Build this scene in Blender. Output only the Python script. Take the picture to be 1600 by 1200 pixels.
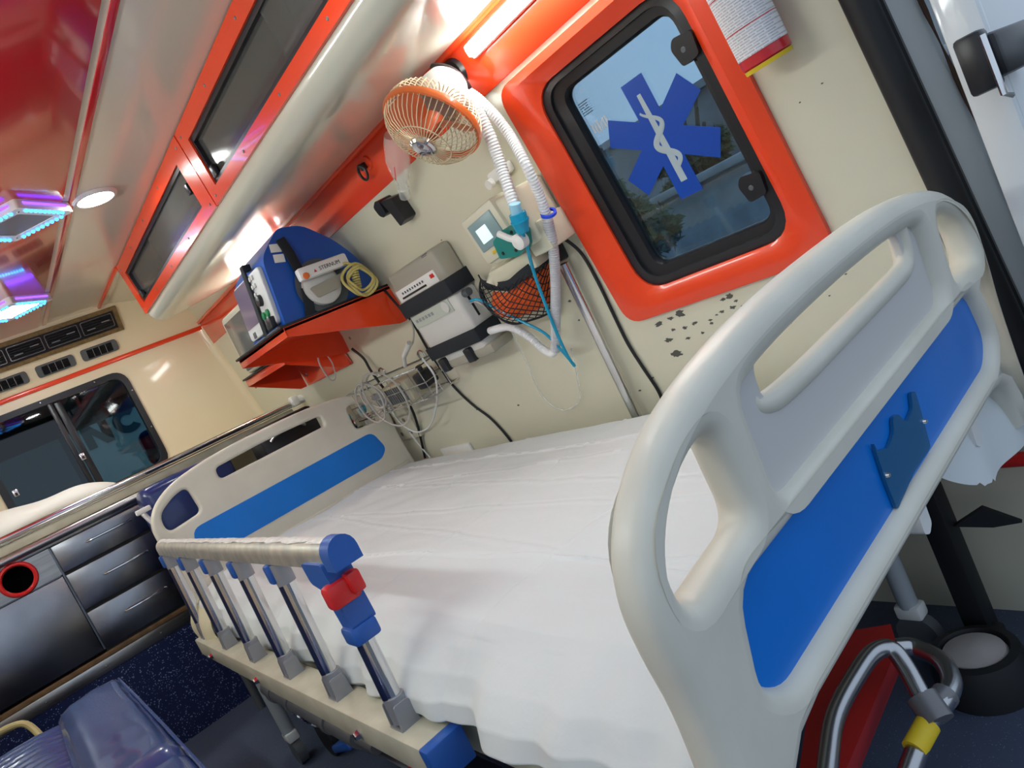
import bpy, bmesh, math, random
from mathutils import Vector, Matrix, noise
random.seed(7)
for o in list(bpy.data.objects): bpy.data.objects.remove(o, do_unlink=True)
scene = bpy.context.scene
COL = scene.collection
V = Vector
pi = math.pi

# ---------------------------------------------------------------- camera
CZ = 0.97
cam_d = bpy.data.cameras.new('camera'); cam = bpy.data.objects.new('camera', cam_d); COL.objects.link(cam)
R3 = Matrix(((0.707689, 0.401361, -0.581452), (-0.5647, -0.173268, -0.806903), (-0.424606, 0.899382, 0.104028)))
cam.matrix_world = Matrix.Translation((0, 0, CZ)) @ R3.to_4x4()
cam_d.lens = 25.881; cam_d.sensor_width = 36; cam_d.clip_start = 0.02; cam_d.clip_end = 200
scene.camera = cam
FPX = 1150.27

# ---------------------------------------------------------------- world, exposure
world = bpy.data.worlds.new('sky'); scene.world = world; world.use_nodes = True
bg = world.node_tree.nodes['Background']
bg.inputs['Color'].default_value = (0.58, 0.69, 0.84, 1); bg.inputs['Strength'].default_value = 0.55
scene.view_settings.view_transform = 'Standard'; scene.view_settings.look = 'None'
scene.view_settings.gamma = 1; scene.view_settings.use_curve_mapping = False
scene.view_settings.exposure = 1.0
E_TUBE, E_DOWN, E_DIA, E_LEFT = 20.0, 30.0, 34.0, 17.5

# ---------------------------------------------------------------- pixel helpers on real surfaces of the vehicle
def ray(px, py):
    return (R3 @ V((px - 800, 600 - py, -FPX))).normalized()
O = V((0, 0, CZ))
def wall_x(z): return 1.296 - .14 * (max(z, .5) - .97)
def at_wall(px, py, off=0.0):
    d = ray(px, py); return O + d * ((1.296 - off) / (d.x + .14 * d.z))
def at_y(px, py, y):
    d = ray(px, py); return O + d * (y / d.y)
def at_x(px, py, x):
    d = ray(px, py); return O + d * (x / d.x)
def at_z(px, py, z):
    d = ray(px, py); return O + d * ((z - CZ) / d.z)
WY = V((-.1386, 0, .9903)); WZ = V((-.9903, 0, -.1386)); WX = V((0, -1, 0))
def WF(y, z, off=0.0):   # frame on the right wall: x to the rear, y up the wall, z out into the room
    p = V((1.296 - .14 * (z - .97), y, z)) + WZ * off
    return Matrix(((WX.x, WY.x, WZ.x, p.x), (WX.y, WY.y, WZ.y, p.y), (WX.z, WY.z, WZ.z, p.z), (0, 0, 0, 1)))
def PF(x, z, y):          # frame on the front partition: x to the right, y up, z towards the rear
    return Matrix(((1, 0, 0, x), (0, 0, -1, y), (0, 1, 0, z), (0, 0, 0, 1)))
def FR(o, x, y):          # frame from origin and two axes
    x = V(x).normalized(); y = V(y); y = (y - x * y.dot(x)).normalized(); z = x.cross(y)
    return Matrix(((x.x, y.x, z.x, o[0]), (x.y, y.y, z.y, o[1]), (x.z, y.z, z.z, o[2]), (0, 0, 0, 1)))

# ---------------------------------------------------------------- materials
MATS = {}
def mat(name, col, rough=.5, metal=0, noise_amt=0, noise_scale=20, col2=None, spec=.5, coat=0, bump=0, bump_scale=80,
        emit=None, estr=0, trans=0, ior=1.45, alpha=1, aniso=None):
    m = bpy.data.materials.new(name); m.use_nodes = True; nt = m.node_tree; b = nt.nodes['Principled BSDF']
    b.inputs['Base Color'].default_value = (*col, 1); b.inputs['Roughness'].default_value = rough
    b.inputs['Metallic'].default_value = metal; b.inputs['Specular IOR Level'].default_value = spec
    b.inputs['Coat Weight'].default_value = coat; b.inputs['Coat Roughness'].default_value = .06
    b.inputs['Transmission Weight'].default_value = trans; b.inputs['IOR'].default_value = ior
    b.inputs['Alpha'].default_value = alpha
    if emit: b.inputs['Emission Color'].default_value = (*emit, 1); b.inputs['Emission Strength'].default_value = estr
    tc = nt.nodes.new('ShaderNodeTexCoord')
    if col2 is not None or noise_amt:
        n = nt.nodes.new('ShaderNodeTexNoise'); n.inputs['Scale'].default_value = noise_scale; n.inputs['Detail'].default_value = 5
        mp = nt.nodes.new('ShaderNodeMapping'); nt.links.new(tc.outputs['Object'], mp.inputs['Vector'])
        if aniso: mp.inputs['Scale'].default_value = aniso
        nt.links.new(mp.outputs['Vector'], n.inputs['Vector'])
        r = nt.nodes.new('ShaderNodeValToRGB'); nt.links.new(n.outputs['Fac'], r.inputs['Fac'])
        c2 = col2 if col2 is not None else tuple(c * (1 - noise_amt) for c in col)
        r.color_ramp.elements[0].position = .35; r.color_ramp.elements[1].position = .65
        r.color_ramp.elements[0].color = (*c2, 1); r.color_ramp.elements[1].color = (*col, 1)
        nt.links.new(r.outputs['Color'], b.inputs['Base Color'])
    if bump:
        n2 = nt.nodes.new('ShaderNodeTexNoise'); n2.inputs['Scale'].default_value = bump_scale; n2.inputs['Detail'].default_value = 3
        bp = nt.nodes.new('ShaderNodeBump'); bp.inputs['Strength'].default_value = bump; bp.inputs['Distance'].default_value = .004
        nt.links.new(tc.outputs['Object'], n2.inputs['Vector']); nt.links.new(n2.outputs['Fac'], bp.inputs['Height'])
        nt.links.new(bp.outputs['Normal'], b.inputs['Normal'])
    MATS[name] = m; return m
def emis(name, col, s):
    m = bpy.data.materials.new(name); m.use_nodes = True; nt = m.node_tree; nt.nodes.remove(nt.nodes['Principled BSDF'])
    e = nt.nodes.new('ShaderNodeEmission'); e.inputs[0].default_value = (*col, 1); e.inputs[1].default_value = s
    nt.links.new(e.outputs[0], nt.nodes['Material Output'].inputs[0]); MATS[name] = m; return m
def glass(name, tint, gloss=.12, rough=.02):
    m = bpy.data.materials.new(name); m.use_nodes = True; nt = m.node_tree; nt.nodes.remove(nt.nodes['Principled BSDF'])
    t = nt.nodes.new('ShaderNodeBsdfTransparent'); t.inputs[0].default_value = (*tint, 1)
    g = nt.nodes.new('ShaderNodeBsdfGlossy'); g.inputs['Roughness'].default_value = rough
    lw = nt.nodes.new('ShaderNodeFresnel'); lw.inputs['IOR'].default_value = 1.5
    mx = nt.nodes.new('ShaderNodeMixShader'); mt = nt.nodes.new('ShaderNodeMath'); mt.operation = 'MULTIPLY'; mt.inputs[1].default_value = gloss / .06
    mt.use_clamp = True
    nt.links.new(lw.outputs[0], mt.inputs[0]); nt.links.new(mt.outputs[0], mx.inputs[0])
    nt.links.new(t.outputs[0], mx.inputs[1]); nt.links.new(g.outputs[0], mx.inputs[2])
    nt.links.new(mx.outputs[0], nt.nodes['Material Output'].inputs[0]); MATS[name] = m; return m

def speckle(name, base, spot, scale, thr, rough):
    m = mat(name, base, rough); nt = m.node_tree; b = nt.nodes['Principled BSDF']
    tc = nt.nodes.new('ShaderNodeTexCoord'); v = nt.nodes.new('ShaderNodeTexVoronoi'); v.inputs['Scale'].default_value = scale
    nt.links.new(tc.outputs['Object'], v.inputs['Vector'])
    wn = nt.nodes.new('ShaderNodeTexNoise'); wn.inputs['Scale'].default_value = scale * .35; nt.links.new(tc.outputs['Object'], wn.inputs['Vector'])
    sb = nt.nodes.new('ShaderNodeMath'); sb.operation = 'MULTIPLY_ADD'; sb.inputs[1].default_value = -.55; sb.inputs[2].default_value = thr + .26
    nt.links.new(wn.outputs['Fac'], sb.inputs[0])
    lt = nt.nodes.new('ShaderNodeMath'); lt.operation = 'LESS_THAN'; nt.links.new(v.outputs['Distance'], lt.inputs[0]); nt.links.new(sb.outputs[0], lt.inputs[1])
    big = nt.nodes.new('ShaderNodeTexNoise'); big.inputs['Scale'].default_value = 3; big.inputs['Detail'].default_value = 6
    nt.links.new(tc.outputs['Object'], big.inputs['Vector'])
    m1 = nt.nodes.new('ShaderNodeMix'); m1.data_type = 'RGBA'; m1.inputs['A'].default_value = (*base, 1); m1.inputs['B'].default_value = (*[min(1, c * 1.5 + .01) for c in base], 1)
    nt.links.new(big.outputs['Fac'], m1.inputs['Factor'])
    mx = nt.nodes.new('ShaderNodeMix'); mx.data_type = 'RGBA'; mx.inputs['B'].default_value = (*spot, 1)
    nt.links.new(lt.outputs[0], mx.inputs['Factor']); nt.links.new(m1.outputs['Result'], mx.inputs['A'])
    nt.links.new(mx.outputs['Result'], b.inputs['Base Color']); return m

def scuffed(name, base, mark, rough, thr=.70, scale=26, coat=.3):
    """painted panel with chipped spots of primer"""
    m = mat(name, base, rough, coat=coat); nt = m.node_tree; b = nt.nodes['Principled BSDF']
    tc = nt.nodes.new('ShaderNodeTexCoord'); n = nt.nodes.new('ShaderNodeTexNoise'); n.inputs['Scale'].default_value = scale; n.inputs['Detail'].default_value = 7
    n.inputs['Roughness'].default_value = .68
    nt.links.new(tc.outputs['Object'], n.inputs['Vector'])
    r = nt.nodes.new('ShaderNodeValToRGB'); r.color_ramp.elements[0].position = thr; r.color_ramp.elements[1].position = thr + .02
    nt.links.new(n.outputs['Fac'], r.inputs['Fac'])
    mx = nt.nodes.new('ShaderNodeMix'); mx.data_type = 'RGBA'; mx.inputs['A'].default_value = (*base, 1); mx.inputs['B'].default_value = (*mark, 1)
    nt.links.new(r.outputs['Color'], mx.inputs['Factor']); nt.links.new(mx.outputs['Result'], b.inputs['Base Color']); return m

CREAM = scuffed('cream_wall', (.68, .66, .52), (.12, .11, .09), .32, thr=.735)
CREAM2 = mat('cream_partition', (.86, .75, .53), .30, coat=.4)
CEIL = mat('ceiling_gloss', (.74, .70, .60), .22, coat=.5)
CABW = mat('cabinet_gelcoat', (.66, .66, .56), .2, coat=.6)
ORANGE = mat('orange_gelcoat', (.85, .060, .012), .26, coat=.5)
REDC = mat('ceiling_red', (.60, .020, .030), .14, coat=.8)
BLACK = mat('black_rubber', (.012, .013, .015), .55)
BLACKP = mat('black_plastic', (.015, .016, .02), .32)
IVORY = mat('ivory_plastic', (.72, .70, .61), .38, col2=(.66, .64, .55), noise_scale=9)
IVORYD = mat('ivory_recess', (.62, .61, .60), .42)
BLUE = mat('blue_panel', (.002, .19, .72), .28, noise_amt=.08, noise_scale=6)
BLUEP = mat('blue_plastic', (.02, .10, .40), .35)
REDP = mat('red_plastic', (.65, .02, .02), .35)
SHEET = mat('bed_linen', (.67, .71, .72), .75, bump=.12, bump_scale=60)
MATTR = mat('mattress_cover', (.66, .62, .44), .6)
STEEL = mat('stainless', (.48, .47, .46), .3, 1, noise_amt=.25, noise_scale=8, aniso=(1, 1, 14))
STEELD = mat('stainless_dark', (.33, .34, .37), .27, 1, noise_amt=.3, noise_scale=5)
CHROME = mat('chrome', (.72, .72, .72), .14, 1)
CHROMEW = mat('worn_rail_alu', (.52, .53, .50), .42, .85, col2=(.70, .69, .62), noise_scale=28)
GREYC = mat('grey_collar', (.30, .31, .34), .4, .3)
CREAMM = mat('cream_metal', (.55, .53, .42), .42, col2=(.46, .44, .34), noise_scale=14)
VINYL = mat('navy_vinyl', (.012, .028, .14), .28, coat=.35)
VINYLL = mat('seat_vinyl', (.035, .075, .24), .26, coat=.45)
FLOORB = speckle('floor_vinyl', (.052, .068, .115), (.16, .20, .30), 210, .16, .55)
RISERB = speckle('riser_vinyl', (.004, .010, .060), (.22, .30, .55), 130, .24, .35)
WOOD = mat('wood_edge', (.22, .13, .06), .6, noise_amt=.4, noise_scale=30)
WHITEP = mat('white_plastic', (.80, .80, .78), .35)
HOSE = mat('white_hose', (.82, .83, .84), .4)
HOSEG = mat('clear_hose', (.62, .63, .66), .3, alpha=.86)
CLEAR = mat('clear_plastic', (.85, .88, .86), .12, alpha=.32)
TEAL = mat('teal_plastic', (.01, .22, .20), .35)
CYAN = mat('cyan_plastic', (.01, .36, .60), .2, alpha=.9)
CYANL = mat('cyan_pale', (.35, .66, .82), .2)
GREYB = mat('grey_beige', (.36, .34, .28), .45)
LTGREY = mat('light_grey', (.60, .60, .58), .45, bump=.05)
STRAP = mat('black_strap', (.012, .016, .022), .75)
DKGREY = mat('dark_grey', (.10, .11, .12), .5)
DEFB = mat('defib_blue', (.008, .085, .42), .35)
DEFW = mat('defib_face', (.60, .62, .62), .4)
SCREEN = mat('screen_off', (.20, .16, .24), .12, coat=.5)
LCD = mat('lcd_screen', (.55, .75, .78), .3, emit=(.75, .95, 1), estr=.35)
YELLOW = mat('yellow_cable', (.58, .50, .17), .45)
YTAPE = mat('yellow_tape', (.70, .50, .02), .5)
CABLEG = mat('grey_cable', (.42, .41, .38), .5)
FANWIRE = mat('fan_wire', (.66, .58, .38), .4, .2)
FANOR = mat('fan_orange', (.72, .16, .035), .3, coat=.4)
FANBL = mat('fan_blade', (.60, .15, .06), .3)
STARB = mat('star_blue', (.0, .060, .42), .35)
STARG = mat('star_grey', (.40, .50, .55), .4)
PRINT = mat('dark_print', (.03, .03, .035), .6)
REDMAT = mat('red_vinyl', (.42, .016, .014), .45, bump=.05)
BODYW = mat('body_white', (.74, .78, .80), .3, coat=.5)
RUST = mat('rust_sealant', (.09, .05, .035), .8)
SMOKE = mat('smoked_acrylic', (.085, .088, .085), .12, alpha=.86, coat=.3)
PANE = glass('window_glass', (.62, .76, .84), gloss=.07)
PANEP = glass('partition_glass', (.42, .52, .55), gloss=.06)
WHITEL = emis('white_light', (.96, 1.0, .96), E_TUBE)
DOWNL = emis('downlight_light', (.98, 1, .95), E_DOWN)
DIAL = emis('diamond_light', (.97, 1, .97), E_DIA)
LEDB = emis('blue_led', (.02, .30, 1.0), 6)
LEDV = emis('violet_led', (.16, .05, 1.0), 2.2)
GREEN = mat('green_plastic', (.01, .20, .07), .35)
ORBAG = mat('orange_fabric', (.90, .15, .02), .6)
CONC = mat('concrete', (.34, .38, .41), .85, noise_amt=.35, noise_scale=2.5)
CONCL = mat('concrete_pale', (.46, .51, .54), .85, noise_amt=.3, noise_scale=3)
WALLT = mat('teal_painted_wall', (.25, .42, .40), .8, col2=(.36, .50, .48), noise_scale=2)
LETTER = mat('letter_green', (.01, .05, .045), .7)
GROUND = mat('ground', (.16, .16, .15), .9, noise_amt=.3, noise_scale=4)
LEAF = mat('leaf', (.075, .13, .05), .6, col2=(.04, .08, .035), noise_scale=3)
BARK = mat('bark', (.10, .075, .05), .9)
CABD = mat('cab_lining', (.02, .022, .024), .7)
PILLOW = mat('pillow_cotton', (.80, .79, .72), .8)
SCREWM = mat('screw_metal', (.28, .27, .26), .4, .8)
BRONZE = mat('bronze_trim', (.30, .21, .10), .4, .6, noise_amt=.3, noise_scale=60)
SILVER = mat('silver_line', (.6, .58, .62), .25, .9)
EXTRED = mat('extinguisher_red', (.55, .015, .025), .3, coat=.4)
PIPEG = mat('cylinder_grey', (.17, .17, .18), .32, .35)
TUBEM = mat('stretcher_tube', (.42, .43, .45), .26, 1)
LEGM = mat('leg_grey', (.38, .42, .45), .45)

# ---------------------------------------------------------------- mesh builder
class MB:
    def __init__(s): s.v = []; s.f = []
    def add(s, vs, fs):
        n = len(s.v); s.v += [V(p) for p in vs]; s.f += [tuple(i + n for i in f) for f in fs]; return s
    def box(s, c, size, bev=0, rot=None, seg=2):
        bm = bmesh.new(); bmesh.ops.create_cube(bm, size=1)
        for v in bm.verts: v.co = V((v.co.x * size[0], v.co.y * size[1], v.co.z * size[2]))
        if bev: bmesh.ops.bevel(bm, geom=list(bm.edges), offset=min(bev, min(size) * .49), segments=seg, profile=.5, affect='EDGES')
        if rot is not None: bmesh.ops.transform(bm, matrix=rot.to_4x4() if len(rot) == 3 else rot, verts=bm.verts)
        for i, v in enumerate(bm.verts): v.index = i
        s.add([v.co + V(c) for v in bm.verts], [[v.index for v in f.verts] for f in bm.faces]); bm.free(); return s
    def cyl(s, p0, p1, r0, r1=None, n=14, caps=True):
        r1 = r0 if r1 is None else r1; p0 = V(p0); p1 = V(p1); d = (p1 - p0).normalized()
        a = d.orthogonal().normalized(); b = d.cross(a); vs = []
        for p, r in ((p0, r0), (p1, r1)):
            vs += [p + (a * math.cos(2 * pi * i / n) + b * math.sin(2 * pi * i / n)) * r for i in range(n)]
        fs = [(i, (i + 1) % n, n + (i + 1) % n, n + i) for i in range(n)]
        if caps: fs += [tuple(range(n - 1, -1, -1)), tuple(range(n, 2 * n))]
        return s.add(vs, fs)
    def tube(s, pts, r, n=8, closed=False, rfun=None):
        pts = [V(p) for p in pts]; m = len(pts); vs = []; a = None
        for i, p in enumerate(pts):
            if closed: t = pts[(i + 1) % m] - pts[i - 1]
            else: t = pts[min(i + 1, m - 1)] - pts[max(i - 1, 0)]
            t.normalize()
            a = t.orthogonal() if a is None else a - t * a.dot(t)
            a.normalize(); b = t.cross(a); rr = rfun(i) if rfun else r
            vs += [p + (a * math.cos(2 * pi * k / n) + b * math.sin(2 * pi * k / n)) * rr for k in range(n)]
        fs = []
        for i in range(m if closed else m - 1):
            j = (i + 1) % m
            fs += [(i * n + k, i * n + (k + 1) % n, j * n + (k + 1) % n, j * n + k) for k in range(n)]
        if not closed: fs += [tuple(range(n - 1, -1, -1)), tuple((m - 1) * n + k for k in range(n))]
        return s.add(vs, fs)
    def lathe(s, prof, o=(0, 0, 0), axis=(0, 0, 1), n=28):
        ax = V(axis).normalized(); a = ax.orthogonal().normalized(); b = ax.cross(a); o = V(o); vs = []
        for r, h in prof:
            vs += [o + ax * h + (a * math.cos(2 * pi * k / n) + b * math.sin(2 * pi * k / n)) * max(r, 1e-5) for k in range(n)]
        fs = [(i * n + k, i * n + (k + 1) % n, (i + 1) * n + (k + 1) % n, (i + 1) * n + k) for i in range(len(prof) - 1) for k in range(n)]
        return s.add(vs, fs)
    def prism(s, pts, z0, z1):
        n = len(pts); vs = [V((x, y, z0)) for x, y in pts] + [V((x, y, z1)) for x, y in pts]
        fs = [tuple(range(n - 1, -1, -1)), tuple(range(n, 2 * n))] + [(i, (i + 1) % n, n + (i + 1) % n, n + i) for i in range(n)]
        return s.add(vs, fs)
    def grid(s, fn, nu, nv, closed_u=False):
        vs = [fn(i / (nu - (0 if closed_u else 1)), j / (nv - 1)) for j in range(nv) for i in range(nu)]
        fs = [(j * nu + i, j * nu + (i + 1) % nu, (j + 1) * nu + (i + 1) % nu, (j + 1) * nu + i) for j in range(nv - 1) for i in range(nu if closed_u else nu - 1)]
        return s.add(vs, fs)
    def sphere(s, c, r, n=14, sc=(1, 1, 1)):
        c = V(c); m = n // 2
        return s.grid(lambda u, v: c + V((r * sc[0] * math.cos(2 * pi * u) * math.sin(pi * (v * .998 + .001)), r * sc[1] * math.sin(2 * pi * u) * math.sin(pi * (v * .998 + .001)), r * sc[2] * math.cos(pi * v))), n, m + 1, True)
    def xf(s, M): s.v = [M @ p for p in s.v]; return s

FRAMES = {}
def finish(me, ang=35):
    for p in me.polygons: p.use_smooth = True
    try: me.set_sharp_from_angle(angle=math.radians(ang))
    except Exception: pass
def mesh_of(name, mb, m, ang=35, recalc=True):
    me = bpy.data.meshes.new(name); me.from_pydata([tuple(p) for p in mb.v], [], mb.f)
    if recalc:
        bm = bmesh.new(); bm.from_mesh(me); bmesh.ops.recalc_face_normals(bm, faces=bm.faces); bm.to_mesh(me); bm.free()
    me.materials.append(m); finish(me, ang); return me
def link(name, me, parent=None, frame=None):
    o = bpy.data.objects.new(name, me); COL.objects.link(o)
    if parent is not None:
        o.parent = parent
        F = FRAMES.get(parent.name)
        if F and F[1]: o.matrix_parent_inverse = F[0].inverted(); FRAMES[o.name] = (Matrix(), False)
        else: FRAMES[o.name] = (Matrix(), False)
    elif frame is not None: o.matrix_world = frame
    return o
def obj(name, mb, m, parent=None, ang=35, frame=None, label=None):
    o = link(name, mesh_of(name, mb, m, ang), parent, frame)
    if label: o['label'] = label
    return o
def tag(o, label, cat, group=None):
    o['label'] = label; o['category'] = cat
    if group: o['group'] = group
    return o
def solo(name, mb, m, label, cat, group=None, ang=35, frame=None): return tag(obj(name, mb, m, None, ang, frame), label, cat, group)
def thing(name, label, cat, frame, group=None, world=False):
    """frame: Matrix. world=True: the parts' coordinates are given in vehicle coordinates"""
    o = bpy.data.objects.new(name, None); COL.objects.link(o); o.matrix_world = frame; o.empty_display_size = .05
    FRAMES[o.name] = (frame.copy(), world); return tag(o, label, cat, group)
def struct(name, mb, m, ang=35): o = obj(name, mb, m, None, ang); o['kind'] = 'structure'; return o
def T(x, y=None, z=None): return Matrix.Translation(V(x) if y is None else V((x, y, z)))
def RZ(a): return Matrix.Rotation(math.radians(a), 3, 'Z')
def RX(a): return Matrix.Rotation(math.radians(a), 3, 'X')
def RY(a): return Matrix.Rotation(math.radians(a), 3, 'Y')

def spline(pts, n=8, closed=False):
    pts = [V(p) for p in pts]; m = len(pts); out = []
    rng = range(m if closed else m - 1)
    for i in rng:
        p1, p2 = pts[i], pts[(i + 1) % m]
        p0 = pts[i - 1] if (closed or i > 0) else p1 * 2 - p2
        p3 = pts[(i + 2) % m] if (closed or i + 2 < m) else p2 * 2 - p1
        for k in range(n):
            t = k / n
            out.append(.5 * ((2 * p1) + (p2 - p0) * t + (2 * p0 - 5 * p1 + 4 * p2 - p3) * t * t + (3 * p1 - p0 - 3 * p2 + p3) * t ** 3))
    if not closed: out.append(pts[-1])
    return out
def resample(pts, step):
    out = [pts[0].copy()]; acc = 0
    for a, b in zip(pts, pts[1:]):
        d = (b - a).length
        while acc + d >= step:
            t = (step - acc) / d; a = a.lerp(b, t); out.append(a.copy()); d = (b - a).length; acc = 0
        acc += d
    return out
def hose(mb, pts, r, pitch=.007, depth=.12, n=12):
    p = resample(spline(pts, 10), pitch / 2)
    return mb.tube(p, r, n, rfun=lambda i: r * (1 if i % 2 else 1 - depth))
def rounded(pts, r, n=5):
    out = []; m = len(pts)
    rs = r if isinstance(r, (list, tuple)) else [r] * m
    for i in range(m):
        p0, p, p1 = V((*pts[i - 1], 0)), V((*pts[i], 0)), V((*pts[(i + 1) % m], 0)); rr = rs[i]
        a = (p0 - p); b = (p1 - p); la, lb = a.length, b.length; k = min(rr, la * .48, lb * .48)
        A = p + a.normalized() * k; B = p + b.normalized() * k
        for j in range(n + 1):
            t = j / n; q = A * (1 - t) ** 2 + p * 2 * t * (1 - t) + B * t * t; out.append((q.x, q.y))
    return out
def rrect(x0, y0, x1, y1, r, n=5): return rounded([(x0, y0), (x1, y0), (x1, y1), (x0, y1)], r, n)
def plate(outlines, ext, bev, res=3):
    """solid plate with holes and rounded edges: list of 2-D outlines -> MB, centred on z=0"""
    cu = bpy.data.curves.new('tmp', 'CURVE'); cu.dimensions = '2D'; cu.fill_mode = 'BOTH'; cu.extrude = ext; cu.bevel_depth = bev; cu.bevel_resolution = res
    for ol in outlines:
        sp = cu.splines.new('POLY'); sp.points.add(len(ol) - 1); sp.use_cyclic_u = True
        for p, q in zip(sp.points, ol): p.co = (q[0], q[1], 0, 1)
    if bev: cu.offset = -bev
    o = bpy.data.objects.new('tmp', cu); COL.objects.link(o)
    me = o.to_mesh(); mb = MB(); mb.add([v.co.copy() for v in me.vertices], [tuple(p.vertices) for p in me.polygons]); o.to_mesh_clear()
    bpy.data.objects.remove(o, do_unlink=True); bpy.data.curves.remove(cu); return mb
def text(body, size, ext=.001, bold=0):
    cu = bpy.data.curves.new('tmp', 'FONT'); cu.body = body; cu.size = size; cu.extrude = ext; cu.align_x = 'CENTER'; cu.align_y = 'CENTER'; cu.offset = bold
    o = bpy.data.objects.new('tmp', cu); COL.objects.link(o)
    me = o.to_mesh(); mb = MB(); mb.add([v.co.copy() for v in me.vertices], [tuple(p.vertices) for p in me.polygons]); o.to_mesh_clear()
    bpy.data.objects.remove(o, do_unlink=True); bpy.data.curves.remove(cu); return mb
def ringprism(outer, inner, z0, z1):
    """ring between two outlines of equal length"""
    mb = MB(); n = len(outer)
    vs = [(*p, z0) for p in outer] + [(*p, z1) for p in outer] + [(*p, z1) for p in inner] + [(*p, z0) for p in inner]
    fs = []
    for a in range(4):
        b = (a + 1) % 4
        fs += [(a * n + i, a * n + (i + 1) % n, b * n + (i + 1) % n, b * n + i) for i in range(n)]
    return mb.add(vs, fs)
def copy_tree(o, parent=None, frame=None):
    c = o.copy(); COL.objects.link(c); c.parent = parent
    if parent is not None: c.matrix_parent_inverse = o.matrix_parent_inverse.copy()
    if frame is not None: c.matrix_world = frame
    for ch in [x for x in list(bpy.data.objects) if x.parent == o]: copy_tree(ch, c)
    return c

# ================================================================ THE SETTING
YR, YP = .50, 4.0            # rear opening, front partition
CEILZ = 1.77
mb = MB().box((.43, 1.9, -.02), (2.0, 4.6, .04)); struct('floor', mb, FLOORB)

# right wall: vertical up to z=.5, then leaning in; opening for the side window
W_Y0, W_Y1, W_Z0, W_Z1 = .760, 1.195, .840, 1.368
mb = MB()
def wseg(y0, y1, z0, z1, t=.03):
    a = [V((wall_x(z0), y0, z0)), V((wall_x(z0), y1, z0)), V((wall_x(z1), y1, z1)), V((wall_x(z1), y0, z1))]
    b = [p + V((t, 0, 0)) for p in a]
    mb.add(a + b, [(0, 1, 2, 3), (7, 6, 5, 4), (0, 4, 5, 1), (1, 5, 6, 2), (2, 6, 7, 3), (3, 7, 4, 0)])
wseg(YR, 4.1, 0, .5); wseg(YR, 4.1, .5, W_Z0); wseg(YR, W_Y0, W_Z0, W_Z1); wseg(W_Y1, 4.1, W_Z0, W_Z1); wseg(YR, 4.1, W_Z1, 1.58)
# cove from the wall top up to the ceiling
cove = [(wall_x(1.56), 1.56), (1.19, 1.62), (1.10, 1.69), (.97, 1.745), (.80, 1.775)]
for (xa, za), (xb, zb) in zip(cove, cove[1:]):
    mb.add([(xa, YR, za), (xa, 4.1, za), (xb, 4.1, zb), (xb, YR, zb), (xa + .03, YR, za + .03), (xa + .03, 4.1, za + .03), (xb + .03, 4.1, zb + .03), (xb + .03, YR, zb + .03)],
           [(0, 1, 2, 3), (7, 6, 5, 4), (0, 4, 7, 3), (1, 5, 6, 2)])
struct('wall_right', mb, CREAM, 20)
# left wall
mb = MB().box((-.465, 2.25, .89), (.03, 3.6, 1.8)); struct('wall_left', mb, CREAM2)
# ceiling
mb = MB().box((.19, 2.2, CEILZ + .02), (1.30, 3.46, .04)); struct('ceiling', mb, CEIL)
mb = MB().box((.25, 2.19, CEILZ - .0015), (.55, 3.36, .004), .001); struct('trim_1', mb, REDC)
mb = MB().box((.5505, 2.19, CEILZ - .0015), (.017, 3.36, .004), .001); struct('trim_2', mb, REDC)
mb = MB().box((.79, 3.55, CEILZ - .005), (.014, .63, .014), .004); struct('trim_3', mb, ORANGE)

# front partition with the cab window opening
PX0, PX1, PZ0, PZ1 = .125, .755, .985, 1.445
mb = MB()
for x0, x1, z0, z1 in ((-.45, 1.40, 0, PZ0), (-.45, PX0, PZ0, PZ1), (PX1, 1.40, PZ0, PZ1), (-.45, 1.40, PZ1, 1.527)):
    mb.box(((x0 + x1) / 2, YP + .015, (z0 + z1) / 2), (x1 - x0, .03, z1 - z0))
# rounded corner where it meets the right wall
def fil(u, v):
    z = v * 1.53; xw = wall_x(z); a = u * pi / 2; r = .035
    return V((xw - r + r * math.sin(a), YP - r + r * math.cos(a), z))
mb.grid(fil, 9, 8)
struct('wall_front', mb, CREAM2, 25)
# slanted bulkhead above it that carries the air vents
S0, S1 = V((0, YP, 1.527)), V((0, 3.862, 1.775))
mb = MB()
a = [V((-.45, S0.y, S0.z)), V((1.32, S0.y, S0.z)), V((1.32, S1.y, S1.z)), V((-.45, S1.y, S1.z))]
mb.add(a + [p + V((0, .15, .02)) for p in a], [(0, 1, 2, 3), (7, 6, 5, 4), (0, 4, 5, 1), (2, 6, 7, 3), (1, 5, 6, 2), (0, 3, 7, 4)])
struct('wall_bulkhead', mb, CREAM2)
mb = MB().box((.385, YP - .006, 1.528), (1.67, .018, .022), .006); struct('trim_4', mb, ORANGE)
# orange band along the top of the right wall and its upper trim
def wband(y0, y1, z0, z1, t0, t1, m, name, bev=.002):
    F = WF(0, 0); b = MB(); zc = (z0 + z1) / 2
    b.box((0, 0, (t0 + t1) / 2), (y1 - y0, (z1 - z0) / .9903, t1 - t0), bev); b.xf(WF((y0 + y1) / 2, zc)); return struct(name, b, m)
wband(.55, 3.98, 1.425, 1.556, -.002, .004, ORANGE, 'trim_5')
wband(.55, 3.98, 1.546, 1.562, .000, .016, ORANGE, 'trim_6', .004)
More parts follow.
